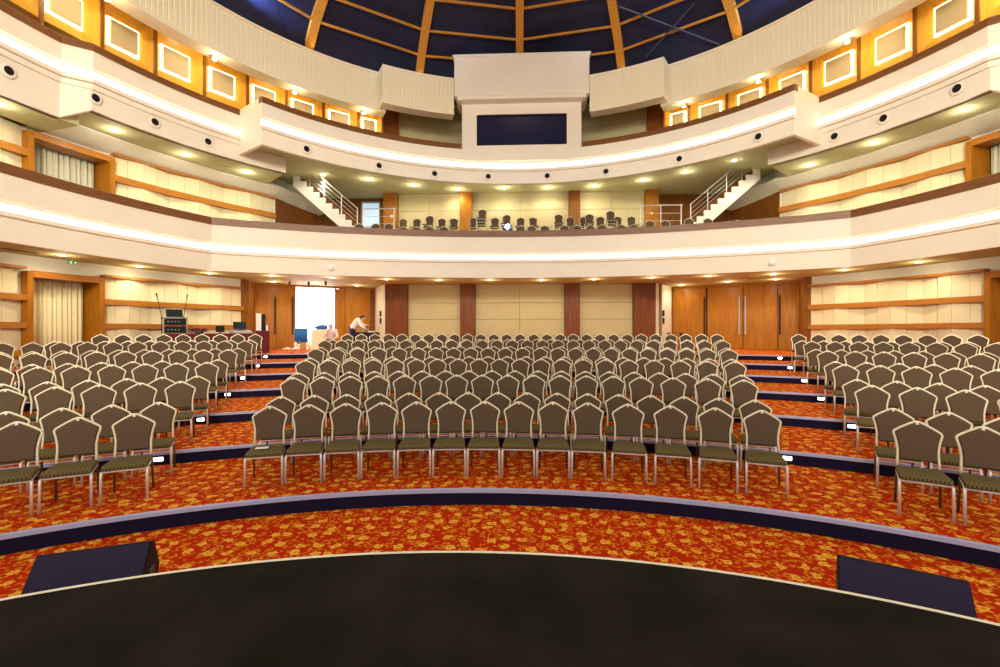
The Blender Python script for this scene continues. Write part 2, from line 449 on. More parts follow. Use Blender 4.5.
# door walls
def door_leaf(name, p, q, z0, z1, handle=None, hm='black', side=1):
    mb = MB(); d = Vector((q[0]-p[0], q[1]-p[1])); L = d.length; ang = atan2(d.y, d.x)
    M = Matrix.Translation((p[0], p[1], 0)) @ Matrix.Rotation(ang, 4, 'Z')
    mb.cbox(.006, L-.006, 0, .06, z0+.01, z1-.01, .005, M)
    o = struct(name, mb, 'wood_ochre')
    if handle is not None:
        h = MB(); x = handle*L
        h.cbox(x-.03, x+.03, -.075, -.045, Z(-.12), Z(1.55), .008, M)
        for zz in (Z(0), Z(.75), Z(1.45)): h.box(x-.012, x+.012, -.05, .0, zz-.012, zz+.012, M)
        h.build('door_handle', hm, o, label='tall black pull bar' if hm == 'black' else 'tall steel pull bar')
    return o
PL, QL = (-11.6, 20.0), (-7.1, 22.4)
PR, QR = (7.1, 22.4), (11.6, 20.0)
ZD = Z(2.02)
for nme, u0, u1, h in (('door_1', -.015, .165, .93), ('door_2', .165, .31, .88), ('door_3', .655, .735, None), ('door_4', .737, .96, None)):
    door_leaf(nme, seg_pt(PL, QL, u0), seg_pt(PL, QL, u1), ZL, ZD, h)
for nme, u0, u1, h, hm in (('door_5', .005, .282, .955, 'black'), ('door_6', .292, .572, .91, 'grey'), ('door_7', .576, .83, .07, 'grey'), ('door_8', .834, .985, .08, 'black')):
    o = door_leaf(nme, seg_pt(PR, QR, u0), seg_pt(PR, QR, u1), ZL, ZD, h, hm)
for p, q, segs in ((PL, QL, ((-.05, -.015), (.31, .318), (.645, .655), (.96, 1.01))), (PR, QR, ((-.01, .005), (.985, 1.0)))):
    for u0, u1 in segs:
        mb = MB(); wall_seg(mb, seg_pt(p, q, u0), seg_pt(p, q, u1), .2, ZL, ZS)
        struct('trim_door_post', mb, 'wood_dark')
    mb = MB(); wall_seg(mb, seg_pt(p, q, -.05), seg_pt(p, q, 1.01), .2, ZD, ZS)
    struct('trim_door_head', mb, 'wood_ochre')
for sd in (-1, 1):                            # timber pilasters at the wall corners
    x = sd*11.35
    mb = MB(); mb.prism([(sd*11.18-(.1 if sd > 0 else 0), 18.36+(.2 if sd > 0 else 0), 0), (sd*11.05-(.12 if sd > 0 else 0), 18.6+(.15 if sd > 0 else 0), 0), (sd*11.62-(.1 if sd > 0 else 0), 20.05, 0), (sd*11.9, 20.0, 0), (sd*11.6, 18.3, 0)], (0, 0, ZS))
    struct('pillar', mb, 'wood_mid')
mb = MB(); wall_seg(mb, (7.0, 22.75), (11.9, 20.14), .15, ZL, ZS); wall_seg(mb, (-11.72, 20.25), (-10.3, 21.0), .08, ZL, ZS); wall_seg(mb, (-8.6, 21.85), (-7.0, 22.7), .08, ZL, ZS)  # backing added behind the doors to stop light leaking through the gaps
struct('wall_door_backing', mb, 'wood_dark')
# lobby behind the open doorway
mb = MB(); wall_seg(mb, (-12.6, 23.5), (-8.0, 25.9), .2, ZL-.1, ZS)
struct('wall_lobby', mb, 'plaster_white')
mb = MB(); wall_seg(mb, (-12.1, 23.65), (-8.3, 25.65), .04, ZL+.5, ZS-.02)
o = struct('window_1', mb, 'day_glow')  # glowing sheet added in the lobby so the open doorway shows white
mb = MB(); wall_seg(mb, (-12.55, 22.9), (-10.95, 20.5), .1, ZL, ZS); wall_seg(mb, (-8.2, 22.0), (-8.6, 25.5), .1, ZL, ZS)
struct('wall_lobby_side', mb, 'plaster_white')

# ------------------------------------------------------------------ first balcony
def b1_path(n1=30, n2=40):
    pts = []
    for i in range(n1+1):                     # left arm
        y = 3.0+(15.65-3.0)*i/n1; pts.append((-(sqrt(225-(y-9.3)**2)-CW), y))
    a = degrees(math.asin(10.62/23))
    for i in range(1, n2):
        q = R_(-a+2*a*i/n2); pts.append((23*sin(q), -4.73+23*cos(q)))
    for i in range(n1+1):
        y = 15.65-(15.65-3.0)*i/n1; pts.append((sqrt(225-(y-9.3)**2)-CW, y))
    return miter(pts)
B1 = b1_path()
ZB = ZS
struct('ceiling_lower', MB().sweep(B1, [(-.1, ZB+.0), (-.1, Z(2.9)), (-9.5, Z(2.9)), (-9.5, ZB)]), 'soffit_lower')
struct('wall_balcony_front', MB().sweep(B1, [(0, ZB-.01), (0, Z(2.62)), (-.03, Z(2.635)), (-.03, Z(2.67)), (.05, Z(2.69)), (.05, Z(2.79)), (.03, Z(2.80)), (-.07, Z(2.80)), (-.07, Z(3.04)), (0, Z(3.07)), (0, Z(3.675)), (-.12, Z(3.675)), (-.12, ZB-.01)]), 'fascia_white')
tag(MB().sweep(B1, [(-.066, Z(2.81)), (-.066, Z(2.97)), (-.05, Z(2.97)), (-.05, Z(2.81))]).build('light_strip', 'strip_glow'), 'long white cove light strip along the first balcony front', 'light')
struct('trim_balcony_rail', MB().sweep(B1, [(.03, Z(3.675)), (.03, Z(3.91)), (.0, Z(3.93)), (-.2, Z(3.93)), (-.2, Z(3.675))]), 'wood_rail')
struct('floor_balcony', MB().sweep(B1, [(-.15, Z(2.95)), (-.15, Z(3.45)), (-1.3, Z(3.45)), (-1.3, Z(4.08)), (-5.2, Z(4.08)), (-5.2, Z(2.95))]), 'balcony_carpet')
# rear wall of the first balcony
ZU = Z(6.5)
mb = MB(); mb.box(-6.5, 6.3, 22.05, 22.2, Z(3.4), ZU)
struct('wall_balcony_back', mb, 'seam_dark')
mb = MB(); zr = [(Z(4.08), Z(4.9)), (Z(4.9), Z(5.68)), (Z(5.68), ZU)]
for x0, x1 in ((-5.81, -2.87), (-2.30, 2.19), (2.71, 5.67)): fabric_wall(21.98, x0, x1, zr, 2, mb)
struct('wall_balcony_padding', mb, 'beige_panel')
for x0, x1, m in ((-6.47, -5.81, 'wood_ochre'), (-2.87, -2.30, 'wood_ochre'), (2.19, 2.71, 'wood_mid'), (5.67, 6.27, 'wood_ochre')):
    mb = MB(); mb.cbox(x0, x1, 21.75, 22.05, Z(3.4), ZU, .01); struct('pillar', mb, m)
for sd in (-1, 1):
    mb = MB(); bh = MB()
    if sd < 0:
        wall_seg(mb, (-10.40, 19.5), (-9.9, 22.65), .15, Z(3.4), ZU); wall_seg(bh, (-10.35, 19.45), (-9.85, 22.55), .15, Z(5.72), ZU)
        mb.box(-10.0, -7.81, 22.6, 22.75, Z(3.4), ZU); mb.box(-6.87, -6.4, 22.6, 22.75, Z(3.4), ZU); mb.box(-7.85, -6.8, 22.6, 22.75, Z(6.36), ZU)
    else:
        wall_seg(mb, (9.9, 22.65), (10.40, 19.5), .15, Z(3.4), ZU); wall_seg(bh, (9.85, 22.55), (10.35, 19.45), .15, Z(5.72), ZU); mb.box(6.2, 10.0, 22.6, 22.75, Z(3.4), ZU)
    struct('wall_balcony_'+('left' if sd < 0 else 'right'), mb, 'wood_mid')
    struct('trim_bulkhead', bh, 'plaster_white')
# glazed door on the left of the balcony
mb = MB()
mb.box(-7.81, -6.87, 22.66, 22.68, Z(4.08), Z(6.36)); o = struct('door_9', mb, 'day_pane')
f = MB()
for a, b, z0, z1 in ((-7.81, -7.75, Z(4.08), Z(6.36)), (-6.93, -6.87, Z(4.08), Z(6.36)), (-7.75, -6.93, Z(6.28), Z(6.36)), (-7.75, -6.93, Z(5.1), Z(5.14))): f.box(a, b, 22.61, 22.66, z0, z1)
f.build('door_frame', 'grey', o)

# stairs between the balconies
def make_stairs(sd):
    t = thing('staircase', 'white stepped staircase rising to the upper balcony on the %s, timber wall behind' % ('left' if sd < 0 else 'right'), 'staircase', group='staircases of the first balcony')
    run, rise, n = .2747, .234, 11
    x0, h0 = -6.5, 3.935; y0, y1 = 19.2, 20.3
    prof = [(x0, h0)]
    for i in range(n):
        prof += [(x0-run*i, h0+rise*(i+1)), (x0-run*(i+1), h0+rise*(i+1))]
    top = prof[-1]
    prof += [(top[0], top[1]-.42), (x0-.56, h0)]
    pts = [(sd*-p[0] if sd > 0 else p[0], y0, Z(p[1])) for p in prof]
    MB().prism(pts, (0, y1-y0, 0)).build('flight', 'plaster_white', t)
    tr = MB()
    for i in range(n):
        a, b = x0-run*i+.02, x0-run*(i+1); a, b = (a, b) if sd < 0 else (-a, -b)
        tr.box(min(a, b), max(a, b), y0+.05, y1, Z(h0+rise*(i+1)), Z(h0+rise*(i+1))+.012)
    for i in range(n):
        a = x0-run*i; a, b = (a+.003, a+.013) if sd < 0 else (-a-.013, -a-.003)
        tr.box(a, b, y0+.07, y1, Z(h0+rise*i)+.012, Z(h0+rise*(i+1)))
    tr.build('tread_covering', 'wood_mid', t)
    X = lambda v: v if sd < 0 else -v
    rl = MB(); y = y0+.06
    pa = (X(x0-.3), y, Z(h0+rise*2)); pb = (X(x0-run*9), y, Z(h0+rise*10))
    pc = (X(x0-run*10.8), y, Z(h0+rise*10.4))
    for dz in (.72, .52, .33, .15):
        rl.tube([(pa[0], y, pa[2]+dz), (pb[0], y, pb[2]+dz-.02), (pc[0], y, min(pc[2]+dz, Z(6.44)))], .020 if dz > .7 else .010, 6)
    rl.build('handrail', 'steel', t)
    for i in (1.15, 3.6, 6.3, 8.5):
        MB().tube([(X(x0-run*i), y, Z(h0+rise*(int(i)+1))), (X(x0-run*i), y, Z(h0+rise*(i+1))+.70)], .018, 8).build('baluster', 'steel', t)
make_stairs(-1); make_stairs(1)
# steel guard railings next to the stairs
def railing(xs, y, zt, label):
    t = thing('railing', label, 'railing', (0, 0, 0), 0, 'steel railings on the first balcony')
    for x in xs: MB().tube([(x, y, Z(3.45)), (x, y, zt)], .022, 8).build('post', 'steel', t)
    MB().tube([(xs[0]-.05, y, zt), (xs[-1]+.05, y, zt)], .024, 8).build('handrail', 'steel', t)
    for dz in (.32, .62, .92): MB().tube([(xs[0], y, zt-dz), (xs[-1], y, zt-dz)], .010, 6).build('bar', 'steel', t)
railing([-6.42, -5.2], 19.0, Z(5.04), 'steel guard railing between the left staircase and the timber pillar')
railing([4.75, 5.55, 6.35], 19.0, Z(5.04), 'steel guard railing with three posts beside the right staircase')

# ------------------------------------------------------------------ upper balcony
def ring_path(r, a0, a1, n=40): return arc(CD, r, a0, a1, n)
CEN = ring_path(10.25, -56, 56, 64)
def outer(sd):
    pts = [polar(CD, 11.8, sd*a) for a in [56+(76.3-56)*i/14 for i in range(15)]]+[polar(CD, 12.22, sd*a) for a in [78.6+(128-78.6)*i/30 for i in range(31)]]
    if sd > 0: pts = pts
    else: pts = pts[::-1]
    return miter(pts)
def outer_low(sd):
    pts = [polar(CD, 11.86, sd*a) for a in [48+(76.3-48)*i/18 for i in range(19)]]+[polar(CD, 12.28, sd*a) for a in [78.6+(128-78.6)*i/30 for i in range(31)]]
    return miter(pts if sd > 0 else pts[::-1])
def up_fascia(path, zb, name):
    struct('wall_'+name, MB().sweep(path, [(0, zb), (0, Z(6.60)), (-.03, Z(6.615)), (-.03, Z(6.65)), (.06, Z(6.66)), (.06, Z(6.77)), (.04, Z(6.78)), (-.06, Z(6.78)), (-.06, Z(7.05)), (0, Z(7.08)), (0, Z(7.52)), (-.15, Z(7.52)), (-.15, zb)]), 'fascia_white')
    if name != 'upper_front': struct('trim_upper_rail', MB().sweep(path, [(.03, Z(7.52)), (.03, Z(7.70)), (0, Z(7.73)), (-.2, Z(7.73)), (-.2, Z(7.52))]), 'wood_rail')
    return MB().sweep(path, [(-.056, Z(6.79)), (-.056, Z(6.98)), (-.04, Z(6.98)), (-.04, Z(6.79))]).build('light_strip', 'strip_glow')
for sd in (-1, 1): struct('trim_upper_rail', MB().sweep(ring_path(10.25, sd*13.95, sd*56, 40), [(.03, Z(7.52)), (.03, Z(7.70)), (0, Z(7.73)), (-.2, Z(7.73)), (-.2, Z(7.52))]), 'wood_rail')
tag(up_fascia(CEN, Z(6.15), 'upper_front'), 'white cove light strip along the protruding middle of the upper balcony', 'light')
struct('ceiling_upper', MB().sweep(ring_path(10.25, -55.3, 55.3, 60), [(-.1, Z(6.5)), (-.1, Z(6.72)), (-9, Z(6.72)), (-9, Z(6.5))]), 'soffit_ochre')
for sd in (-1, 1):
    e = ring_path(10.25, sd*55.4, sd*56, 1)
    struct('wall_upper_end', MB().sweep(e, [(-.16, Z(6.15)), (-.16, Z(7.5)), (-1.7, Z(7.5)), (-1.7, Z(6.15))]), 'fascia_white')
    struct('trim_upper_rail', MB().sweep(e, [(-.2, Z(7.5)), (-.2, Z(7.7)), (-1.7, Z(7.7)), (-1.7, Z(7.5))]), 'rib_cream')
for sd, nm in SIDES:
    po = outer(sd)
    tag(up_fascia(po, Z(6.5), 'upper_'+nm), 'white cove light strip along the set-back %s arm of the upper balcony' % nm, 'light')
    pl = outer_low(sd)
    zb = [5.96 if degrees(atan2(abs(p[0]), p[1]-9.3)) < 77.5 else 5.60 for p in pl]
    def drop(mb):
        n = len(mb.v)//len(pl)
        mb.v = [(x, y, Z(zb[i//n]) if z < Z(6.3) else z) for i, (x, y, z) in enumerate(mb.v)]
        return mb
    struct('wall_upper_lower_'+nm, drop(MB().sweep(pl, [(0, Z(6.0)), (0, Z(6.58)), (-.2, Z(6.58)), (-.2, Z(6.0))])), 'fascia_white')
    for r_, a0, a1, zz in ((11.86, 48, 76.2, 5.96), (12.28, 76.2, 128, 5.60)):
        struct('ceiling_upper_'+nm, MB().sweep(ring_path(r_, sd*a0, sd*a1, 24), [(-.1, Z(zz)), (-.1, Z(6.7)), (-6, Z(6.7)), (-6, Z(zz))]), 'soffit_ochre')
    # white sloping cove where the soffit meets the padded wall
    p = wallpath(sd, 12.6, 19.4, 26)+[(sd*9.85, 22.5, -sd*.987, -.16)]
    struct('trim_cove_'+nm, MB().sweep(p, [(0, Z(5.66)), (.05, Z(5.66)), (.75, Z(5.94)), (.75, Z(6.01)), (0, Z(6.01))]), 'plaster_white')
# rear wall of the upper balcony
RB = 12.8
struct('wall_upper_back', MB().sweep(ring_path(RB, -128, 128, 120), [(0, Z(6.6)), (0, Z(10.2)), (-.3, Z(10.2)), (-.3, Z(6.6))]), 'beige_panel')
mb = MB()
for h in (7.4, 8.05, 8.70, 9.35): mb.sweep(ring_path(RB, -26, 26, 30), [(0, Z(h)), (0, Z(h)+.014), (.004, Z(h)+.014), (.004, Z(h))])
struct('trim_upper_seam', mb, 'seam_dark')
for sd in (-1, 1):
    p = ring_path(RB, sd*25.6, sd*28.6, 3)
    struct('pillar', MB().sweep(p, [(0, Z(6.6)), (0, Z(10.2)), (.25, Z(10.2)), (.25, Z(6.6))]), 'wood_red')
# backlit square panels
def niche(a0, a1, label):
    """one bay: timber funnel, cream pad, glowing border"""
    c = polar(CD, RB, (a0+a1)/2); rz = -R_((a0+a1)/2)
    w = 2*RB*sin(R_(abs(a1-a0)/2))/2
    t = thing('wall_niche', label, 'wall panel', (c[0], c[1], Z(8.0)), rz, 'backlit square wall panels')
    hz = 1.95; y0 = -.36; yi = -.06; cz = .85; iw = w*.60; ih = .43; ow = w-.07
    fr = MB()
    O = [(-ow, y0, 0), (ow, y0, 0), (ow, y0, hz), (-ow, y0, hz)]; I = [(-iw, yi, cz-ih), (iw, yi, cz-ih), (iw, yi, cz+ih), (-iw, yi, cz+ih)]
    Bk = [(-ow, 0.05, 0), (ow, 0.05, 0), (ow, 0.05, hz), (-ow, 0.05, hz)]; J = [(x, .03, z) for x, _, z in I]
    vs = O+I+Bk+J; fs = []
    for k in range(4):
        l = (k+1) % 4; fs += [(k, l, 4+l, 4+k), (k, 8+k, 8+l, l), (4+k, 4+l, 12+l, 12+k), (12+k, 12+l, 8+l, 8+k)]
    fr.add(vs, fs); fr.build('funnel_frame', 'wood_gold', t)
    mu = MB(); mu.box(-w-.0, -ow-.002, y0-.05, 0, -.3, hz); mu.box(ow+.002, w, y0-.05, 0, -.3, hz)
    for a, b in ((-w, -ow-.002), (ow+.002, w)):
        MB().box(a, b, y0-.05, .0, -.3, hz).build('mullion', 'wood_mid', t)
    pd = MB(); pd.cbox(-iw+.08, iw-.08, -.15, -.07, cz-ih+.08, cz+ih-.08, .02)
    pd.build('pad', 'pad_tan', t)
    gl = MB()
    for x0, x1, z0, z1 in ((-iw+.01, iw-.01, cz-ih+.01, cz-ih+.08), (-iw+.01, iw-.01, cz+ih-.08, cz+ih-.01), (-iw+.01, -iw+.08, cz-ih+.08, cz+ih-.08), (iw-.08, iw-.01, cz-ih+.08, cz+ih-.08)):
        gl.box(x0, x1, -.055, -.045, z0, z1)
    gl.build('glow_border', 'panel_glow', t)
    return t
edges = [28.9, 33.7, 40.3, 46.9, 53.4, 60.0, 66.8, 73.4, 80.0, 86.6]
for sd, nm in SIDES:
    for i in range(len(edges)-1):
        a, b = edges[i]*sd, edges[i+1]*sd
        niche(min(a, b), max(a, b), 'backlit square timber wall panel on the upper balcony, %s side, %s from the screen' % (nm, ORD[i+1]))
# ribbed ring above
def ribs(mb, r, a0, a1, z0, z1, pitch=.155, depth=.03):
    n = max(2, int(abs(R_(a1-a0))*r/pitch)); pts = []
    for i in range(n):
        for u, d in ((0, 0), (.62, 0), (.68, -depth), (.94, -depth)):
            a = a0+(a1-a0)*(i+u)/n; x, y = polar(CD, r-d, a); pts.append((x, y, -sin(R_(a)), -cos(R_(a))))
    x, y = polar(CD, r, a1); pts.append((x, y, -sin(R_(a1)), -cos(R_(a1))))
    mb.sweep(pts, [(0, z0), (0, z1), (-.45, z1), (-.45, z0)])
for sd, nm in SIDES:
    mb = MB(); a0, a1 = (30, 128) if sd > 0 else (-128, -30)
    ribs(mb, 11.0, a0, a1, Z(9.0), Z(10.36))
    struct('wall_ring_'+nm, mb, 'rib_cream')
    p = ring_path(11.0, a0, a1, 70)
    struct('trim_ring_'+nm, MB().sweep(p, [(.05, Z(8.88)), (.05, Z(9.01)), (-.5, Z(9.01)), (-.5, Z(8.88))]), 'rib_cream')
    struct('trim_ring_top_'+nm, MB().sweep(p, [(.04, Z(10.36)), (.04, Z(10.44)), (-.6, Z(10.44)), (-.6, Z(10.36))]), 'rib_cream')
    b0, b1 = (15.6, 31.6) if sd > 0 else (-31.6, -15.6)
    mb = MB(); ribs(mb, 10.3, b0+.6, b1-.6, Z(8.98), Z(10.34), .155)
    struct('wall_ring_box_'+nm, mb, 'rib_cream')
    mb = MB(); q = ring_path(10.3, b0, b1, 16)
    mb.sweep(q, [(.02, Z(8.92)), (.02, Z(9.0)), (-.5, Z(9.0)), (-.5, Z(8.92))]); mb.sweep(q, [(.02, Z(10.33)), (.02, Z(10.42)), (-.7, Z(10.42)), (-.7, Z(10.33))])
    for e0, e1 in ((b0, b0+.62), (b1-.62, b1)): mb.sweep(ring_path(10.3, e0, e1, 1), [(.01, Z(8.98)), (.01, Z(10.34)), (-.5, Z(10.34)), (-.5, Z(8.98))])
    struct('trim_ring_box_'+nm, mb, 'rib_cream')
struct('ceiling_ring', MB().sweep(ring_path(11.2, -128, 128, 120), [(0, Z(10.15)), (0, Z(10.25)), (-2.2, Z(10.25)), (-2.2, Z(10.15))]), 'soffit_ochre')
# screen block in the middle
mb = MB(); w = 2.46; y = 19.42
for x0, x1, z0, z1 in ((-w, -1.85, Z(7.09), Z(9.55)), (1.87, w, Z(7.09), Z(9.55)), (-1.85, 1.87, Z(7.09), Z(7.71)), (-1.85, 1.87, Z(8.99), Z(9.55))): mb.box(x0, x1, y, y+1.4, z0, z1)
struct('wall_screen', mb, 'fascia_white')
mb = MB(); mb.box(-1.85, 1.87, y+.12, y+.16, Z(7.71), Z(8.99)); o = struct('window_2', mb, 'glass_navy')
f = MB()
for x0, x1, z0, z1 in ((-1.85, 1.87, Z(7.71), Z(7.75)), (-1.85, 1.87, Z(8.95), Z(8.99)), (-1.85, -1.81, Z(7.75), Z(8.95)), (1.83, 1.87, Z(7.75), Z(8.95))): f.box(x0, x1, y+.05, y+.12, z0, z1)
f.build('window_frame', 'black', o)
mb = MB(); mb.cbox(-2.72, 2.72, 18.95, 20.5, Z(9.55), Z(11.2), .02); mb.box(-2.60, 2.60, 18.99, 19.5, Z(9.42), Z(9.56))
mb.cbox(-2.78, 2.78, 18.92, 20.5, Z(11.12), Z(11.22), .015)
struct('wall_screen_hood', mb, 'fascia_white')

# ------------------------------------------------------------------ dome
DA, DH, DB_ = 11.6, 8.8, 5.1
def dome_h(r): return DH+DB_*sqrt(max(0, 1-(r/DA)**2))
mb = MB(); vs = []; fs = []; nr, na = 22, 96
rs = [11.45*sin(pi/2*i/nr) for i in range(nr+1)]
for r in rs:
    for k in range(na): q = 2*pi*k/na; vs.append((CD[0]+r*sin(q), CD[1]+r*cos(q), Z(dome_h(r)+.26)))
for i in range(nr):
    for k in range(na): fs.append((i*na+k, i*na+(k+1) % na, (i+1)*na+(k+1) % na, (i+1)*na+k))
mb.add(vs, fs); struct('ceiling_dome', mb, 'dome_navy', smooth=True)
for k in range(16):
    a = 22.5*k-.4
    d = Vector((sin(R_(a)), cos(R_(a)), 0)); s_ = Vector((d.y, -d.x, 0))*.15
    mb = MB(); vs = []; n = 18
    for i in range(n+1):
        r = 1.0+(10.97-1.0)*i/n; p = Vector((CD[0], CD[1], 0))+d*r; h = Z(dome_h(r)+.28)
        for q, dz in ((-s_, 0), (s_, 0), (s_, -.30), (-s_, -.30)): vs.append(p+q+Vector((0, 0, h+dz)))
    fs = []
    for i in range(n):
        for j in range(4): fs.append((i*4+j, i*4+(j+1) % 4, i*4+4+(j+1) % 4, i*4+4+j))
    fs += [(3,2,1,0), (n*4, n*4+1, n*4+2, n*4+3)]
    mb.add(vs, fs); struct('beam_dome', mb, 'wood_dome')
for r in (10.35, 9.6, 8.6, 7.4, 5.6, 3.4):
    mb = MB()
    pts = [(*polar(CD, r, 22.5*k-.4), Z(dome_h(r)+.02)) for k in range(16)]
    for i in range(16):
        p, q = Vector(pts[i]), Vector(pts[(i+1) % 16])
        d = (q-p).normalized(); s_ = Vector((-d.y, d.x, 0))*.032
        mb.add([p+s_, p-s_, q-s_, q+s_]+[x+Vector((0,0,.07)) for x in (p+s_, p-s_, q-s_, q+s_)], [(0,1,2,3), (7,6,5,4), (0,4,5,1), (1,5,6,2), (2,6,7,3), (3,7,4,0)])
    struct('beam_dome_ring', mb, 'wood_dome')
mb = MB(); mb.lathe([(1.3, Z(13.5)), (1.3, Z(13.95)), (.9, Z(14.0))], 32, Matrix.Translation((CD[0], CD[1], 0))); struct('beam_dome_hub', mb, 'wood_dome')
# rigging pipes and cable under the dome
tag(MB().tube([(7.25, 17.55, Z(10.5)), (3.55, 17.3, Z(11.85))], .035, 8).build('rigging_pipe', 'pipe_grey'), 'grey rigging pipe sloping across the dome, the flatter of two', 'pipe', 'rigging pipes under the dome')
tag(MB().tube([(4.75, 18.22, Z(10.5)), (6.05, 16.75, Z(11.5))], .035, 8).build('rigging_pipe', 'pipe_grey'), 'grey rigging pipe under the dome, the steeper of two', 'pipe', 'rigging pipes under the dome')
tag(MB().tube([(-8.2, 15.9, Z(10.4)), (-8.05, 14.6, Z(11.35))], .018, 6).build('rigging_cable', 'black'), 'thin dark cable hanging at the left edge of the dome', 'cable')

# ------------------------------------------------------------------ lamps
def downlight(proto, x, y, z, label, group):
    return None
def make_downlight(name, r):
    t = thing(name, 'x y z w', 'ceiling light')
    MB().lathe([(r, .01), (r, -.012), (r*1.35, -.014), (r*1.4, 0), (r*1.4, .01)], 20, None, False).build('trim_ring', 'fascia_white', t)
    MB().lathe([(0.001, -.006), (r*.98, -.006), (r*.98, .02), (.001, .02)], 20).build('lamp', 'lamp_glow', t)
    return t
def spot(x, y, z, e, size=150, r=.09, col=(1, .82, .58), tgt=None, blend=.7):
    l = bpy.data.lights.new('spot', 'SPOT'); l.energy = e; l.spot_size = R_(size); l.spot_blend = blend; l.shadow_soft_size = r; l.color = col
    o = bpy.data.objects.new('spot', l); COL.objects.link(o); o.location = (x, y, z)
    if tgt is not None: o.rotation_euler = (Vector(tgt)-Vector((x, y, z))).to_track_quat('-Z', 'Y').to_euler()
    return o
def halo_fill(x, y, z, e, col):  # unseen point lamp added below a fitting to brighten the surfaces around it
    l = bpy.data.lights.new('bulb', 'POINT'); l.energy = e; l.shadow_soft_size = .06; l.color = col
    o = bpy.data.objects.new('bulb', l); COL.objects.link(o); o.location = (x, y, z)
LOW = [(-12.6,12.35),(-12.3,14.6),(-11.2,16.4),(-9.35,17.25),(-10.4,19.3),(-7.35,17.95),(-8.95,19.95),(-7.45,21.0),(-5.4,18.6),(-3.37,19.0),(-1.28,19.1),(.84,19.2),(2.9,18.95),(5.05,18.5),(7.2,21.5),(7.1,18.1),(8.7,20.2),(9.2,17.6),(10.2,19.35),(11.0,16.55),(12.0,14.75)]
UP = [(-12.8,10.99,5.6),(-12.0,13.35,5.96),(-11.29,15.3,5.96),(-10.24,17.08,5.96),(-8.19,19.08,6.5),(-6.52,19.73,6.5),(-4.76,20.63,6.5),(-2.91,21.3,6.5),(-.78,21.17,6.5),(1.2,21.26,6.5),(3.23,21.14,6.5),(5.25,20.4,6.5),(6.67,19.4,6.5),(8.07,18.18,6.5),(10.28,17.28,5.96),(11.12,15.32,5.96),(11.89,13.17,5.96)]
dl = make_downlight('downlight', .085)
first = True
for i, (x, y) in enumerate(sorted(LOW)):
    lab = 'round recessed downlight in the ceiling under the first balcony, %s from the left' % ORD[i+1]
    o = dl if first else copy_tree(dl, None, lab); first = False; o['label'] = lab; o['group'] = 'downlights under the first balcony'; o.location = (x, y, ZS-.002)
    spot(x, y, ZS-.05, 42, 165, col=(1, .90, .66)); halo_fill(x, y, ZS-.2, 9, (1, .86, .55))
for i, (x, y, h) in enumerate(sorted(UP)):
    lab = 'round recessed downlight in the soffit of the upper balcony, %s from the left' % ORD[i+1]
    o = copy_tree(dl, None, lab); o['group'] = 'downlights under the upper balcony'; o.location = (x, y, Z(h)-.002)
    spot(x, y, Z(h)-.05, 62, 165, col=(1, .92, .70)); halo_fill(x, y, Z(h)-.22, 10 if abs(abs(x)-8.1) > .2 else 4, (1, .92, .68))
# spots under the ribbed ring
sp0 = None
for sd, nm in SIDES:
    for i, a in enumerate((34.2, 47.6, 61.3, 76.5)):
        x, y = polar(CD, 11.25, sd*a); lab = 'bright spotlight under the ribbed ring, %s side, %s from the screen' % (nm, ORD[i+1])
        if sp0 is None:
            t = sp0 = thing('ring_spotlight', lab, 'spotlight', group='spotlights under the ribbed ring')
            MB().lathe([(.055, .0), (.055, -.02), (.085, -.02), (.085, .10), (.05, .10)], 16, None, False).build('housing', 'steel', t)
            MB().lathe([(.001, -.03), (.05, -.028), (.05, -.01), (.001, -.01)], 16).build('lamp', 'spot_glow', t)
        else: t = copy_tree(sp0, None, lab)
        t.location = (x, y, Z(8.78))
        xx, yy = polar(CD, 11.5, sd*a); tx, ty = polar(CD, RB, sd*a)
        halo_fill(*polar(CD, 11.12, sd*a), Z(8.66), 9, (1, .84, .5))
        spot(xx, yy, Z(9.1), 45, 150, .06, (1, .80, .5), (tx, ty, Z(8.7)))
# air nozzles in the upper fascia
nz = None
NZ = [(-83.8, 12.28, 6.2), (-76.0, 11.86, 6.30), (-68.5, 11.86, 6.30), (-60.9, 11.86, 6.27), (-47.6, 10.25, 6.42), (-32.5, 10.25, 6.41), (-20.1, 10.25, 6.40), (-7.7, 10.25, 6.43), (6.0, 10.25, 6.43), (19.3, 10.25, 6.40), (34.9, 10.25, 6.40), (49.9, 10.25, 6.44), (58.1, 11.86, 6.27), (64.6, 11.86, 6.30), (73.1, 11.86, 6.32)]
for i, (a, r, h) in enumerate(NZ):
    lab = 'round black air nozzle in the upper balcony front, %s from the left' % ORD[i+1]
    if nz is None:
        t = nz = thing('air_nozzle', lab, 'air vent', group='air nozzles in the upper balcony front')
        M = Matrix.Rotation(R_(90), 4, 'X')
        MB().lathe([(.105, .0), (.105, .03), (.165, .018), (.17, .0)], 24, M, False).build('collar', 'fascia_white', t)
        MB().lathe([(.001, .001), (.103, .001), (.098, .036), (.06, .02), (.001, .03)], 24, M).build('nozzle', 'black', t)
    else: t = copy_tree(nz, None, lab)
    x, y = polar(CD, r-.03, a); t.location = (x, y, Z(h)); t.rotation_euler = (0, 0, -R_(a))

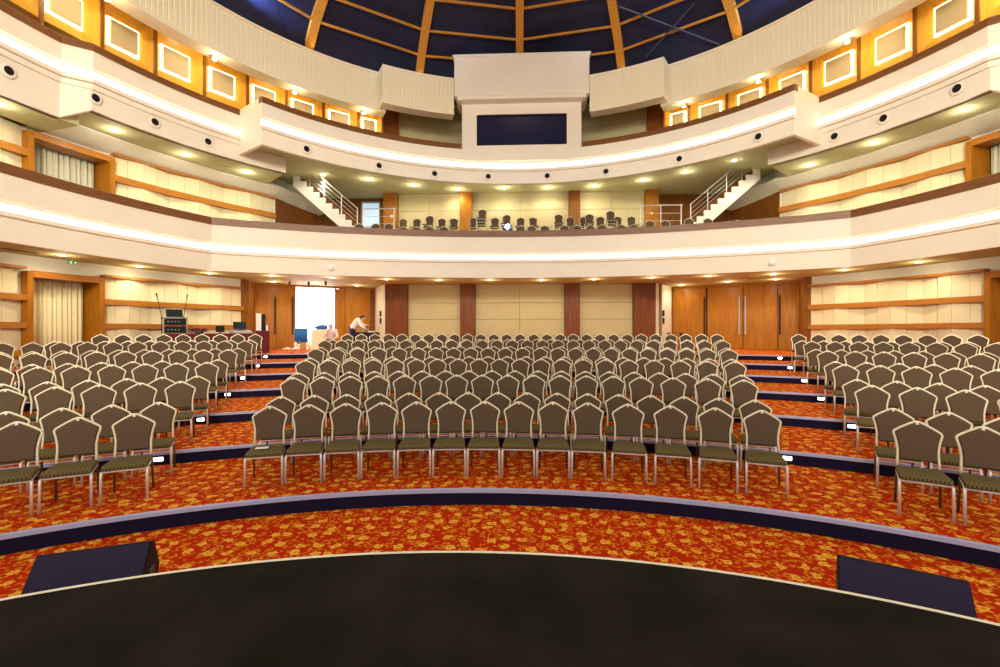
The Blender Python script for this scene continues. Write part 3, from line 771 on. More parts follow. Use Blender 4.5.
# step lights on the risers
sl = None
SL = [(2,-29.4),(3,-28.0),(4,-27.0),(5,-26.5),(6,-25.8),(7,-25.5),(2,23.5),(3,28.9),(4,27.6),(5,26.9),(6,26.2),(7,25.7)]
for k, a in SL:
    lab = 'small white step light on the %s riser beside the %s aisle' % (ORD[k], 'left' if a < 0 else 'right')
    if sl is None:
        t = sl = thing('step_light', lab, 'step light', group='step lights on the risers')
        MB().cbox(-.062, .062, -.012, 0, -.032, .032, .004).build('plate', 'silver_metal', t)
        MB().cbox(-.05, .05, -.018, -.011, -.022, .022, .003).build('lens', 'step_glow', t)
    else: t = copy_tree(sl, None, lab)
    x, y = polar(CF, RR[k-1]-.002, a); t.location = (x, y, RISE*(k-1)+.085); t.rotation_euler = (0, 0, -R_(a))

# ------------------------------------------------------------------ chairs
def back_y(z): return .165+(z-.43)*.13
OUT = [(.165, .365), (.163, .46), (.159, .52), (.160, .58), (.168, .64), (.179, .69), (.189, .725), (.191, .742), (.184, .757), (.143, .787), (.096, .817), (.048, .845), (.022, .858), (0, .862)]
def chair_back_frame(mb, far=False):
    o = OUT if not far else OUT[::2]+[OUT[-1]]
    pts = [(x, back_y(z), z) for x, z in o]+[(-x, back_y(z), z) for x, z in o[-2::-1]]
    return mb.tube(pts, .0125, 8 if not far else 5)
def chair_pad(mb):
    o = [(x-.012, z) for x, z in OUT[2:-3]]
    o = [(.147, .470)]+[p for p in o if p[1] > .5]+[(.02, .842), (0, .845)]
    poly = [(x, z) for x, z in o]+[(-x, z) for x, z in o[-2::-1]]
    n = len(poly); cx, cz = 0, .66
    def ring(s, dy): return [(x*s, back_y(z)+dy, cz+(z-cz)*s) for x, z in poly]
    f0, f1, b0 = ring(1, -.010), ring(.93, -.026), ring(1, .012)
    b1 = ring(.95, .02)
    vs = f0+f1+b0+b1; fs = [tuple(range(n, 2*n)), tuple(range(4*n-1, 3*n-1, -1))]
    for i in range(n):
        j = (i+1) % n; fs += [(i, j, n+j, n+i), (2*n+j, 2*n+i, i, j)[::-1], (2*n+i, 2*n+j, 3*n+j, 3*n+i)]
    return mb.add(vs, fs)
def chair_seat(mb):
    bm = bmesh.new(); bmesh.ops.create_cube(bm, size=1)
    for v in bm.verts:
        w = .200 if v.co.y < 0 else .183
        v.co = Vector((w*2*v.co.x, -.235 if v.co.y < 0 else .165, .343 if v.co.z < 0 else .403))
    bmesh.ops.bevel(bm, geom=list(bm.edges), offset=.022, segments=3, affect='EDGES', profile=.5)
    bm.verts.index_update(); vs = []
    for v in bm.verts:
        c = v.co.copy()
        if c.z > .392: c.z += .012*max(0, 1-(c.x/.2)**2)*max(0, 1-((c.y+.03)/.2)**2)
        vs.append(c)
    fs = [[v.index for v in f.verts] for f in bm.faces]; bm.free()
    mb.sm = True; mb.add(vs, fs); mb.sm = False
    return mb
def chair_legs():
    out = []
    for s in (-1, 1): out.append((MB().tube([(s*.182, -.14, .334), (s*.191, -.19, .334), (s*.195, -.212, .325), (s*.196, -.220, .305), (s*.198, -.228, .0)], .0135, 8), 'silver_metal'))
    for s in (-1, 1): out.append((MB().tube([(s*.166, back_y(.39), .39), (s*.172, .17, .31), (s*.178, .212, .0)], .012, 8), 'bronze_metal'))  # brown-gold rear legs, with their shade put into the tone as well
    return out
def chair_rails(mb):
    mb.tube([(-.195, -.205, .334), (.195, -.205, .334)], .012, 6)
    for s in (-1, 1): mb.tube([(s*.19, -.2, .334), (s*.170, .165, .344)], .011, 6)
    mb.tube([(-.170, .163, .344), (.170, .163, .344)], .010, 6)
    return mb
def make_chair():
    t = thing('banquet_chair', 'x y z w', 'chair')
    chair_seat(MB()).build('seat', 'seat_fabric', t)
    chair_pad(MB()).build('backrest', 'back_fabric', t, smooth=False)
    o = chair_back_frame(MB()).build('back_frame', 'cream_metal', t, smooth=True)
    chair_rails(MB()).build('seat_frame', 'silver_metal', t, smooth=True)
    for m, mm in chair_legs(): m.build('leg', mm, t, smooth=True)
    MB().cbox(-.013, .013, back_y(.85)-.022, back_y(.85)+.012, .822, .862, .004).build('crown_clip', 'white_tag', t)
    return t
def make_far_chair(name='banquet_chair'):
    t = thing(name, 'x y z w', 'chair')
    chair_seat(MB()).build('seat', 'seat_fabric', t)
    chair_pad(MB()).build('backrest', 'back_fabric', t)
    chair_back_frame(MB(), True).build('back_frame', 'cream_metal', t, smooth=True)
    m = chair_rails(MB())
    for q, mm in chair_legs(): m.add(q.v, q.f)
    m.build('leg_frame', 'cream_metal', t, smooth=True)
    return t
ROWR = [RR[k]+o for k in range(6) for o in (.93, 1.86)]
CEN_TH = {
1: [-20.29,-17.13,-14.07,-11.21,-8.13,-5.05,-1.98,1.14,4.14,7.27,10.7,14.2,17.67,21.1],
2: [-20.21,-17.19,-14.6,-11.85,-9.1,-6.35,-3.75,-1.0,1.7,4.43,7.2,9.9,12.64,15.4,18.3,21.06],
3: [-19.97,-17.41,-14.95,-12.43,-10.0,-7.55,-5.1,-2.7,-.3,2.21,4.67,7.12,9.6,12.23,15.01,17.88,20.76],
4: [-19.97,-17.6,-15.35,-13.1,-10.9,-8.65,-6.48,-4.3,-2.07,.18,2.54,4.93,7.25,9.5,11.75,14.0,16.3,18.5,20.75],
5: [-19.84,-17.73,-15.7,-13.7,-11.7,-9.65,-7.5,-5.4,-3.36,-1.32,.75,2.8,4.87,7.0,9.2,11.4,13.75,16.1,18.4,20.71],
6: [-19.75,-17.87,-15.95,-14.0,-12.1,-10.2,-8.3,-6.42,-4.53,-2.62,-.72,1.2,3.15,5.15,7.15,9.1,11.02,12.93,14.85,16.75,18.68,20.61],
7: [-19.76,-17.85,-15.85,-13.75,-11.72,-9.83,-8.03,-6.21,-4.45,-2.7,-.9,.92,2.72,4.52,6.33,8.13,9.9,11.65,13.43,15.2,17.0,18.83,20.66],
8: [-19.6+40.2*i/23 for i in range(24)],
9: [-19.43+39.92*i/25 for i in range(26)],
10: [-18.9+39.3*i/26 for i in range(27)],
11: [-17.64,-16.2,-14.78,-13.42,-12.08,-10.74,-9.39,-7.99,-6.56,-5.17,-3.8,-2.36,-.95,.49,1.95,3.36,4.76,6.16,7.55,8.92,10.3,11.7,13.07,14.5,15.94,17.36,18.8,20.21]}
L_TH = {1:-29.74,2:-29.22,3:-28.7,4:-28.16,5:-28.06,6:-27.68,7:-27.34,8:-26.86,9:-26.59,10:-26.41,11:-26.18}
R_TH = {1:30.65,2:30.14,3:29.59,4:29.18,5:28.89,6:28.55,7:28.33,8:27.74,9:27.67,10:27.1,11:27.03}
A = R_(2.6)
def cam_x(x, y):
    d = -x*sin(A)+y*cos(A); return 500+470*(x*cos(A)+y*sin(A))/d if d > .3 else 9999
seats = []                                    # (row, block, index from the aisle/left, theta, n)
for r in range(1, 12):
    for i, th in enumerate(CEN_TH[r]): seats.append((r, 'centre', i+1, th))
    for blk, th0, s in (('left', L_TH[r], -1), ('right', R_TH[r], 1)):
        R0 = ROWR[r-1]; i = 0; th = th0
        while i < 20:
            x, y = polar(CF, R0, th)
            px = cam_x(x, y)
            if abs(x) > 11.75 or px < -22 or px > 1025 or y < 1: break
            i += 1; seats.append((r, blk, i, th)); th += s*degrees(.468/R0)*(1.02 if i > 1 else 1.05)
fixed = []
for key in sorted(set((q[0], q[1]) for q in seats)):
    row = sorted((q for q in seats if (q[0], q[1]) == key), key=lambda q: q[3]); g = degrees(.454/ROWR[key[0]-1]); th = [q[3] for q in row]
    for _ in range(60):
        for i in range(len(th)-1):
            d = g-(th[i+1]-th[i])
            if d > 0: th[i] -= d/2; th[i+1] += d/2
    fixed += [(q[0], q[1], q[2], t) for q, t in zip(row, th)]
seats = fixed
def seat_dist(q):
    x, y = polar(CF, ROWR[q[0]-1], q[3]); return x*x+y*y+(60 if q[0] in (10, 11) else 0)
def tidy(q):
    return q[0] <= 9 or q[1] != 'centre'
order = sorted(seats, key=seat_dist)
indiv = order[:300]; rest = order[300:]
near0, far0 = make_chair(), make_far_chair()
first = {0: True, 1: True}
ROWN = ['', 'front']+ORD[2:]
rng = random.Random(3)
for q in indiv:
    r, blk, i, th = q
    fa = 1 if r >= 8 else 0
    proto = far0 if fa else near0
    if blk == 'centre': lab = 'brown patterned banquet chair with cream frame, %s from left in %s row of centre block' % (ORD[i], ROWN[r])
    else: lab = 'brown patterned banquet chair with cream frame, %s from aisle in %s row of %s block' % (ORD[i], ROWN[r], blk)
    if first[fa]: o = proto; first[fa] = False
    else: o = copy_tree(proto)
    o['label'] = lab; o['group'] = 'chairs in the %s row of the %s block' % (ROWN[r], blk)
    x, y = polar(CF, ROWR[r-1]-.22, th); o.location = (x, y, RISE*((r-1)//2+1)+.001); o.rotation_euler = (0, 0, -R_(th+rng.uniform(-.8, .8)))
# the furthest rows as one object
if rest:
    mb = MB()
    parts = []
    for k, fn in enumerate((chair_seat, chair_pad, lambda m: chair_back_frame(m, True), chair_rails)):
        parts.append((k if k < 2 else 2, fn(MB())))
    for q, mm in chair_legs(): parts.append((2, q))
    for r, blk, i, th in rest:
        x, y = polar(CF, ROWR[r-1]-.22, th); M = Matrix.Translation((x, y, RISE*((r-1)//2+1)+.001)) @ Matrix.Rotation(-R_(th+rng.uniform(-1.5, 1.5)), 4, 'Z')
        for mi, p in parts:
            mb.cur = mi; mb.add([M @ Vector(v) for v in p.v], p.f)
    o = mb.build('rear_chair_rows', ['seat_fabric', 'back_fabric', 'cream_metal'])
    o['kind'] = 'stuff'; tag(o, 'the furthest rows of brown banquet chairs in front of the rear walls', 'chairs')
# sheet of paper on the first seat
x, y = polar(CF, ROWR[0]-.26, -20.56)
pp = MB().box(-.07, .07, -.05, .05, 0, .002).build('paper_sheet', 'paper'); pp.location = (x, y-.03, RISE+.4185); pp.rotation_euler = (0, 0, R_(22))
tag(pp, 'white sheet of paper lying on the leftmost front-row centre chair', 'paper')

# chairs and stacks on the first balcony
bc0 = make_far_chair('balcony_chair'); bfirst = True
def bplace(x, y, z, rz, lab, grp):
    global bfirst
    o = bc0 if bfirst else copy_tree(bc0); bfirst = False
    o['label'] = lab; o['group'] = grp; o.location = (x, y, z); o.rotation_euler = (0, 0, rz)
def bx(px, Y):                                # along the line of sight of the seat positions surveyed from the stage
    a = math.atan((px-500)/470)-A; return Y*math.tan(a)
FRONT = [358, 374, 387.5, 402, 415.5, 429, 443, 520.5, 532, 545.5, 564.7, 578, 591.7, 603, 622, 634.4, 651.7, 667, 691.7, 710.5]
for i, px in enumerate(FRONT):
    Y = 18.9 if 390 < px < 640 else (18.25 if px < 680 else 17.95)
    bplace(bx(px, Y), Y, Z(3.452), rng.uniform(-.12, .12), 'banquet chair behind the first balcony rail, %s from the left of its front line' % ORD[i+1], 'front line of balcony chairs')
BACK = [(401.7, 1), (415.5, 1), (428.7, 2), (441.5, 1), (453.8, 1), (474, 1), (482, 3), (494.7, 1), (506, 2), (520, 1), (533.7, 1), (558.7, 2), (571, 1), (584.7, 1), (589.5, 1), (601, 1), (611, 2), (618, 1), (632.6, 1)]
lastx = -99
yy = 0
for i, (px, n) in enumerate(BACK):
    Y = 20.1
    x = bx(px, Y)
    if x-lastx < .44: Y = 19.62; x = bx(px, Y)
    else: lastx = x
    for k in range(n):
        w = ['', 'topmost of '] if n > 1 else ['', '']
        pos = '' if n == 1 else ('bottom of stack, ' if k == 0 else ('topmost of stack, ' if k == n-1 else 'middle of stack, '))
        lab = ('banquet chair on the first balcony, %s from left in its rear line' % ORD[i+1]) if n == 1 else ('banquet chair on the balcony, %s%s from left in its rear line' % (pos, ORD[i+1]))
        bplace(x, Y-.07*k, Z(4.082)+.105*k, rng.uniform(-.15, .15), lab, 'rear line of balcony chairs')
# projector
x = bx(507.5, 18.75)
t = thing('projector', 'projector with glaring bluish lens behind the middle of the balcony rail', 'projector', (x, 18.75, Z(3.452)))
MB().cbox(-.2, .2, -.16, .2, .62, .78, .02).build('body', 'dark_grey', t)
MB().lathe([(.001, .17), (.075, .17), (.085, .20), (.001, .205)], 16, Matrix.Translation((0, .02, .70)) @ Matrix.Rotation(R_(90), 4, 'X')).build('lens', 'lens_glow', t)
for sx in (-.15, .15): MB().box(sx-.02, sx+.02, -.1, .1, 0, .62).build('leg', 'dark_grey', t)
l = bpy.data.lights.new('projector_lamp', 'POINT'); l.energy = 14; l.color = (.30, .40, 1); l.shadow_soft_size = .05
o = bpy.data.objects.new('projector_lamp', l); COL.objects.link(o); o.location = (x, 18.45, Z(4.25))

# ------------------------------------------------------------------ stage monitors
def monitor(loc, rz, label, L=.68):
    t = thing('stage_monitor', label, 'loudspeaker', loc, rz, 'wedge loudspeakers in front of the stage')
    # local: grille faces -Y (towards the stage), length along X
    prof = [(-.25, 0), (.20, 0), (.27, .14), (.14, .37), (.09, .385), (-.26, .06)]
    MB().prism([(-L/2, y, z) for y, z in prof], (L, 0, 0)).build('cabinet', 'black', t)
    a = Vector((0, .075, .375)); b = Vector((0, -.252, .075)); d = (b-a); n = Vector((0, -.66, .75)).normalized()*.014
    MB().add([Vector((s*(L/2-.006), 0, 0))+p+q for q in (Vector(), n) for s in (-1, 1) for p in (a, b)], [(0,1,3,2), (4,6,7,5), (0,4,5,1), (1,5,7,3), (3,7,6,2), (2,6,4,0)]).build('grille', 'monitor_grille', t)
    for s in (-1, 1): MB().cbox(s*(L/2)-.006, s*(L/2)+.006, .02, .14, .12, .19, .004).build('handle', 'dark_grey', t)
    return t
monitor((-3.08, 3.23, .002), R_(23.5), 'black wedge loudspeaker on the carpet before the stage, left one')
monitor((2.50, 3.205, .002), R_(-29.6), 'black wedge loudspeaker on the carpet before the stage, right one')

# ------------------------------------------------------------------ technicians' corner (left rear)
def table(name, loc, rz, w, d, h, clothm, label, cat='table'):
    t = thing(name, label, cat, loc, rz)
    MB().cbox(-w/2, w/2, -d/2, d/2, h-.03, h, .006).build('table_top', 'wood_dark', t)
    for sx in (-1, 1):
        for sy in (-1, 1): MB().box(sx*(w/2-.05)-.015, sx*(w/2-.05)+.015, sy*(d/2-.05)-.015, sy*(d/2-.05)+.015, 0, h-.03).build('leg', 'silver_metal', t)
    # cloth with gathered skirt
    m = MB(); n = 64; vs = []; fs = []
    per = []
    for i in range(n):
        u = i/n*4; s = int(u); f = u-s
        c = [(-1,-1),(1,-1),(1,1),(-1,1)]; a, b = c[s], c[(s+1) % 4]
        per.append(((a[0]+(b[0]-a[0])*f)*(w/2+.012), (a[1]+(b[1]-a[1])*f)*(d/2+.012)))
    for zz, k in ((h+.004, 0), (h-.01, .3), (.02, 1)):
        for i, (x, y) in enumerate(per):
            o = 1+.03*k*sin(i*2.4); vs.append((x*o, y*o, zz))
    for j in range(2):
        for i in range(n): fs.append((j*n+i, j*n+(i+1) % n, (j+1)*n+(i+1) % n, (j+1)*n+i))
    fs.append(tuple(range(n))); m.add(vs, fs); m.build('tablecloth', clothm, t)
    return t
tz = ZL+.002
AVA = atan2(17.3-15.4, -9.75+11.35)
table('control_table', (-10.75-.35*cos(AVA), 16.55-.35*sin(AVA), tz), AVA, 2.7, .6, .70, 'maroon_cloth', 'long control table under a maroon cloth behind the left chair block')
def av(u, v=0):
    u -= .35                               # position along/behind the control table
    return (-10.75+u*cos(AVA)-v*sin(AVA), 16.55+u*sin(AVA)+v*cos(AVA))
TT = tz+.706
x, y = av(-1.15)
t = thing('equipment_rack', 'steel framed rack with two black amplifiers on the control table', 'equipment rack', (x, y, TT), AVA-R_(10))
for z0 in (.02, .29): 
    a = MB().cbox(-.30, .30, -.2, .2, z0, z0+.22, .008).build('amplifier', 'black', t)
    for k in range(4): MB().lathe([(.001, 0), (.022, 0), (.018, .02), (.001, .02)], 10, Matrix.Translation((-.2+k*.1, -.2, z0+.11)) @ Matrix.Rotation(R_(90), 4, 'X')).build('knob', 'grey', a)
for sx in (-.32, .32):
    for sy in (-.2, .2): MB().box(sx-.012, sx+.012, sy-.012, sy+.012, 0, .55).build('post', 'grey', t)
MB().box(-.33, .33, -.21, .21, .53, .55).build('shelf', 'grey', t)
def laptop(x, y, z, rz, lab, w=.36):
    t = thing('laptop', lab, 'laptop', (x, y, z), rz, 'laptops on the control table')
    MB().cbox(-w/2, w/2, -.13, .12, 0, .02, .005).build('base', 'dark_grey', t)
    MB().box(-w/2+.03, w/2-.03, -.06, .08, .0205, .022).build('keyboard', 'black', t)
    M = Matrix.Translation((0, .12, .02)) @ Matrix.Rotation(R_(-12), 4, 'X')
    l = MB().cbox(-w/2, w/2, 0, .012, 0, .26, .004, M).build('screen_lid', 'black', t)
    MB().box(-w/2+.015, w/2-.015, -.003, 0, .015, .245, M).build('screen', 'screen_lit', l)
laptop(x+.02, y, TT+.551, AVA, 'open laptop with lit screen on top of the equipment rack', .48)
x, y = av(.93)
t = thing('mixing_console', 'grey sloping mixing console at the right end of the control table', 'mixing console', (x, y, TT), AVA)
MB().prism([(-.33, -.22, 0), (-.33, .22, 0), (-.33, .22, .14), (-.33, -.22, .05)], (.66, 0, 0)).build('body', 'grey', t)
for k in range(8): MB().box(-.28+k*.075, -.25+k*.075, -.15, -.13, .07, .10).build('fader', 'white_tag', t)
laptop(*av(.96, .14), TT+.16, AVA, 'black laptop standing on the grey mixing console', .44)
x, y = av(.22)
t = thing('small_monitor', 'small black screen in the middle of the control table', 'monitor', (x, y, TT), AVA)
MB().cbox(-.14, .14, -.03, .03, .05, .28, .01).build('housing', 'black', t); MB().box(-.12, .12, -.034, -.029, .07, .26).build('screen', 'black_gloss', t); MB().lathe([(.08, 0), (.08, .012), (.02, .02), (.02, .06)], 14).build('base', 'black', t)
x, y = av(-.42)
t = thing('flower_arrangement', 'low bunch of dark pink flowers on the control table', 'flowers', (x, y, TT))
MB().lathe([(.09, 0), (.13, .05), (.12, .07)], 14).build('bowl', 'dark_grey', t)
fl = MB()
for k in range(26): fl.ball((rng.uniform(-.26, .26), rng.uniform(-.12, .12), .09+rng.uniform(0, .07)), .045, n=6)
fb = fl.build('blossoms', 'maroon_cloth', t)
MB().box(-.02, .02, -.02, .02, .03, .10).build('stem', 'bottle_green', t)
for u, v, lab, tilt in ((-1.42, .50, 'thin black microphone stand at the outer end of the control table', .04), (-.80, .45, 'thin black microphone stand behind the equipment rack', -.03)):
    x, y = av(u, v)
    t = thing('microphone_stand', lab, 'microphone stand', (x, y, tz), AVA, 'microphone stands')
    MB().lathe([(.14, 0), (.14, .012), (.03, .03), (.015, .04)], 18).build('base', 'black', t)
    MB().tube([(0, 0, .03), (0, 0, 1.25)], .014, 8).build('pole', 'black', t)
    MB().lathe([(.02, 0), (.028, .03), (.02, .07)], 10, Matrix.Translation((0, 0, 1.2))).build('clutch', 'black', t)
    MB().tube([(0, 0, 1.25), (-tilt*3.2, 0, 1.95)], .010, 8).build('boom', 'black', t)
    MB().tube([(-tilt*3.2, 0, 1.93), (-tilt*3.9, 0, 2.08)], .02, 8, radii=[.014, .024]).build('microphone', 'black', t)
# small maroon table with a standing board, by the aisle
table('side_table', (-9.36, 16.6, tz), R_(30), .42, .42, .80, 'maroon_cloth', 'small square table in a maroon cloth where the left aisle meets the landing')
t = thing('display_board', 'upright white and black board standing on the small maroon table', 'display board', (-9.42, 16.63, tz+.806), R_(28))
MB().cbox(-.17, -.0, -.03, .03, 0, .62, .006).build('white_leaf', 'paper', t, label='white leaf')
MB().cbox(.004, .14, -.03, .03, 0, .60, .006).build('dark_leaf', 'black', t, label='black leaf')
t = thing('water_bottle', 'small white bottle on the maroon table beside the board', 'bottle', (-9.22, 16.66, tz+.806))
MB().lathe([(.03, 0), (.032, .01), (.032, .16), (.014, .2), (.014, .22)], 14).build('body', 'paper', t); MB().lathe([(.016, .22), (.016, .245)], 12).build('cap', 'blue_cloth', t)
# doorway clutter
t = thing('garment_trolley', 'trolley with blue cloth hung on it in the bright doorway', 'trolley', (-9.72, 20.35, tz), R_(24))
for sx in (-.28, .28): MB().tube([(sx, 0, .02), (sx, 0, .92)], .014, 8).build('post', 'steel', t)
MB().tube([(-.28, 0, .92), (.28, 0, .92)], .014, 8).build('crossbar', 'steel', t); MB().tube([(-.28, 0, .14), (.28, 0, .14)], .014, 8).build('lower_bar', 'steel', t)
m = MB(); vs = []; fs = []
for i in range(25):
    xx = -.26+.52*i/24
    for zz in (.24, .58, .91): vs.append((xx, -.045+.025*sin(i*1.3), zz))
for i in range(24):
    for j in range(2): fs.append((i*3+j, i*3+3+j, i*3+4+j, i*3+1+j))
o = m.add(vs, fs).build('blue_drape', 'blue_cloth', t, smooth=True); o.modifiers.new('s', 'SOLIDIFY').thickness = .02
for sx in (-.28, .28):
    MB().ball((sx, 0, .03), .03, n=8).build('wheel', 'black', t)
t = thing('cardboard_box', 'open brown cardboard box on the floor below the blue drape', 'box', (-9.42, 19.95, tz), R_(15))
MB().cbox(-.13, .13, -.12, .12, 0, .30, .004).build('carton', 'cardboard', t)
for s in (-1, 1): MB().prism([(s*.13, -.12, .30), (s*.13, .12, .30), (s*.20, .12, .36), (s*.20, -.12, .36)], (0, 0, .005)).build('flap', 'cardboard', t)
for i, (x, y, lab) in enumerate(((-9.75, 19.92, 'white canister on the floor to the left of the open cardboard box'), (-9.16, 19.8, 'white canister on the floor to the right of the open cardboard box'))):
    t = thing('canister', lab, 'canister', (x, y, tz), 0, 'white canisters in the doorway')
    MB().lathe([(.07, 0), (.075, .01), (.075, .26), (.05, .30)], 16).build('body', 'paper', t); MB().lathe([(.04, .30), (.04, .335), (.02, .34)], 12).build('cap', 'white_tag', t)
t = thing('flight_case', 'cream slatted trunk beside the blue drape in the doorway', 'trunk', (-8.62, 20.0, tz), R_(16))
cs = MB().cbox(-.40, .40, -.25, .25, .04, .86, .012).build('body', 'trunk_cream', t)
for k in range(8): MB().box(-.38, .38, -.262, -.25, .09+k*.095, .115+k*.095).build('slat', 'plaster_white', t)
for sx in (-.34, .34):
    for sy in (-.2, .2): MB().ball((sx, sy, .02), .025, n=8).build('wheel', 'black', t)
m = MB(); m.ball((0, 0, 0), .24, (1.1, .8, .52), 18)
m.v = [(x+.03*sin(9*y+3*z), y+.02*sin(11*x), z*(1+.12*sin(8*x)) if z > -.09 else -.09) for x, y, z in m.v]
o = m.build('duffel_bag', 'blue_cloth', smooth=True); o.location = (-8.66, 20.0, tz+.952); tag(o, 'soft blue bag lying on top of the cream trunk', 'bag')
for i, (x, y, lab) in enumerate(((-9.98, 19.55, 'crumpled white cloth on the landing floor before the doorway, left piece'), (-9.62, 19.6, 'crumpled white cloth on the landing floor before the doorway, right piece'))):
    m = MB(); m.ball((0, 0, .035), .14, (1.2, .8, .35), 12); m.v = [(x+.02*sin(17*y), y, max(.0, z+.015*sin(23*x))) for x, y, z in m.v]
    o = m.build('white_cloth', 'paper', smooth=True); o.location = (x, y, tz); tag(o, lab, 'cloth', 'white cloths on the landing')
# black table with carton by the bending person
table('black_table', (-6.72, 20.15, tz), 0, .95, .5, .74, 'black_cloth', 'table under black cloth in front of the bending person')
t = thing('carton', 'brown carton on the black cloth table', 'box', (-6.98, 20.28, tz+.746), R_(4))
MB().cbox(-.17, .17, -.11, .11, 0, .18, .004).build('body', 'cardboard', t); MB().box(-.025, .025, -.112, .112, .179, .183).build('tape', 'trunk_cream', t)
t = thing('paper_stack', 'grey-white stack of papers at the right end of the black table', 'papers', (-6.48, 20.1, tz+.746), R_(-5))
for k in range(3): MB().box(-.15+.01*k, .15+.01*k, -.1, .1, k*.018, k*.018+.016).build('sheaf', 'paper', t)
t = thing('side_stand', 'small dark stand with a thin top in front of the right pale wall', 'table', (6.62, 20.6, tz))
MB().cbox(-.3, .3, -.2, .2, .70, .73, .005).build('table_top', 'wood_dark', t)
for sx in (-.26, .26): MB().box(sx-.015, sx+.015, -.15, .15, 0, .70).build('leg', 'black', t)

# ------------------------------------------------------------------ people
def limb(mb, pts, rad, n=12):
    pts = [Vector(p) for p in pts]
    mb.tube(pts, 1, n, radii=rad)
    for p, r in zip(pts, rad): mb.ball(p, r, n=n)
def remesh(o, vs):
    m = o.modifiers.new('r', 'REMESH'); m.mode = 'VOXEL'; m.voxel_size = vs; m.use_smooth_shade = True
    s = o.modifiers.new('s', 'SMOOTH'); s.iterations = 3; s.factor = .5
def hand(mb, wrist, d, nrm, s=1.0):
    """palm, four fingers and thumb; d = finger direction, nrm = palm normal"""
    w = Vector(wrist); d = Vector(d).normalized(); nrm = Vector(nrm).normalized(); sd = d.cross(nrm).normalized()
    for k in range(4):
        f = (k-1.5)*.021*s
        limb(mb, [w+sd*f*.6, w+d*.05*s+sd*f, w+d*.088*s+sd*f], [.014*s, .013*s, .012*s], 8)
        L = (.062, .074, .068, .052)[k]*s
        b = w+d*.088*s+sd*f
        limb(mb, [b, b+d*L*.5+nrm*.012*s, b+d*L*.85+nrm*.034*s], [.0095*s, .009*s, .0075*s], 7)
    limb(mb, [w+d*.02*s-sd*.03*s, w+d*.05*s-sd*.055*s+nrm*.015*s, w+d*.08*s-sd*.062*s+nrm*.03*s], [.013*s, .011*s, .009*s], 7)
def head(mb, c, fwd, up, s=1.0):
    c = Vector(c); f = Vector(fwd).normalized(); u = Vector(up).normalized(); r = f.cross(u).normalized(); u = r.cross(f).normalized()
    M = Matrix((r, f, u)).transposed()
    mb.ball(c+u*.02*s, .088*s, (.86, 1.0, 1.08), 16, M.to_4x4())
    mb.ball(c-u*.05*s+f*.022*s, .066*s, (.86, .95, 1.0), 14, M.to_4x4())
    mb.ball(c+f*.09*s-u*.012*s, .016*s, (.8, 1.1, 1.4), 8, M.to_4x4())      # nose
    mb.ball(c+f*.078*s-u*.056*s, .02*s, (1.3, .6, .5), 8, M.to_4x4())       # mouth
    for q in (-1, 1):
        mb.ball(c+r*q*.078*s-f*.005*s-u*.008*s, .024*s, (.5, .8, 1.2), 8, M.to_4x4())   # ears
        mb.ball(c+f*.074*s+r*q*.03*s+u*.022*s, .014*s, (1, .6, .7), 8, M.to_4x4())      # brows
    return M
def person_bending():
    t = tag(bpy.data.objects.new('person', None), 'person in a white shirt and navy trousers bending over the black table', 'person'); COL.objects.link(t)
    bx_, by_ = -7.42, 20.25
    P = lambda x, y, z: Vector((bx_+x, by_+y, tz+z))
    hip = P(.03, 0, .90); chest = P(.28, -.02, 1.24); neck = P(.40, -.02, 1.32); hd = P(.50, -.04, 1.36)
    sl_, sr_ = P(.34, .17, 1.25), P(.35, -.19, 1.23)
    el, er = P(.46, .22, 1.03), P(.50, -.24, 1.03); wl, wr = P(.62, .12, 1.08), P(.70, -.20, .88)
    b = MB()
    limb(b, [hip, (hip+chest)/2, chest, neck, hd], [.115, .115, .125, .055, .06])
    limb(b, [sl_, el, wl], [.05, .04, .028]); limb(b, [sr_, er, wr], [.05, .04, .028]); limb(b, [sl_, chest, sr_], [.06, .1, .06])
    for sy in (-1, 1): limb(b, [P(.03, sy*.09, .88), P(.05, sy*.10, .47), P(.0, sy*.10, .06), P(.12, sy*.11, .035)], [.085, .058, .038, .034])
    head(b, hd, (.75, -.1, -.65), (.6, 0, .8)); hand(b, wl, (.9, -.1, -.35), (0, 0, -1)); hand(b, wr, (.95, .05, -.2), (0, 0, -1))
    o = b.build('body', 'skin', t, smooth=True); remesh(o, .0085)
    s = MB(); limb(s, [P(.02, 0, .92), (hip+chest)/2+Vector((-.01, 0, .01)), chest, P(.36, -.02, 1.29)], [.135, .14, .148, .085])
    limb(s, [sl_, el, el+(wl-el)*.8], [.072, .058, .044]); limb(s, [sr_, er, er+(wr-er)*.75], [.072, .058, .044]); limb(s, [sl_, chest, sr_], [.078, .12, .078])
    o = s.build('shirt', 'shirt_white', t, smooth=True); remesh(o, .012)
    p = MB(); limb(p, [P(.0, 0, .93), P(.03, 0, .85)], [.132, .135])
    for sy in (-1, 1): limb(p, [P(.03, sy*.085, .85), P(.05, sy*.10, .47), P(.0, sy*.10, .10)], [.105, .076, .06])
    o = p.build('trousers', 'trousers_navy', t, smooth=True); remesh(o, .012)
    for sy in (-1, 1):
        k = MB(); limb(k, [P(-.02, sy*.10, .045), P(.13, sy*.115, .038)], [.043, .038]); o = k.build('shoe', 'shoe_black', t, smooth=True)
    h = MB(); h.ball(hd+Vector((-.0, 0, .045)), .096, (1, .95, .9), 16); h.ball(hd+Vector((-.055, 0, .01)), .07, n=12)
    h.build('hair', 'hair_dark', t, smooth=True)
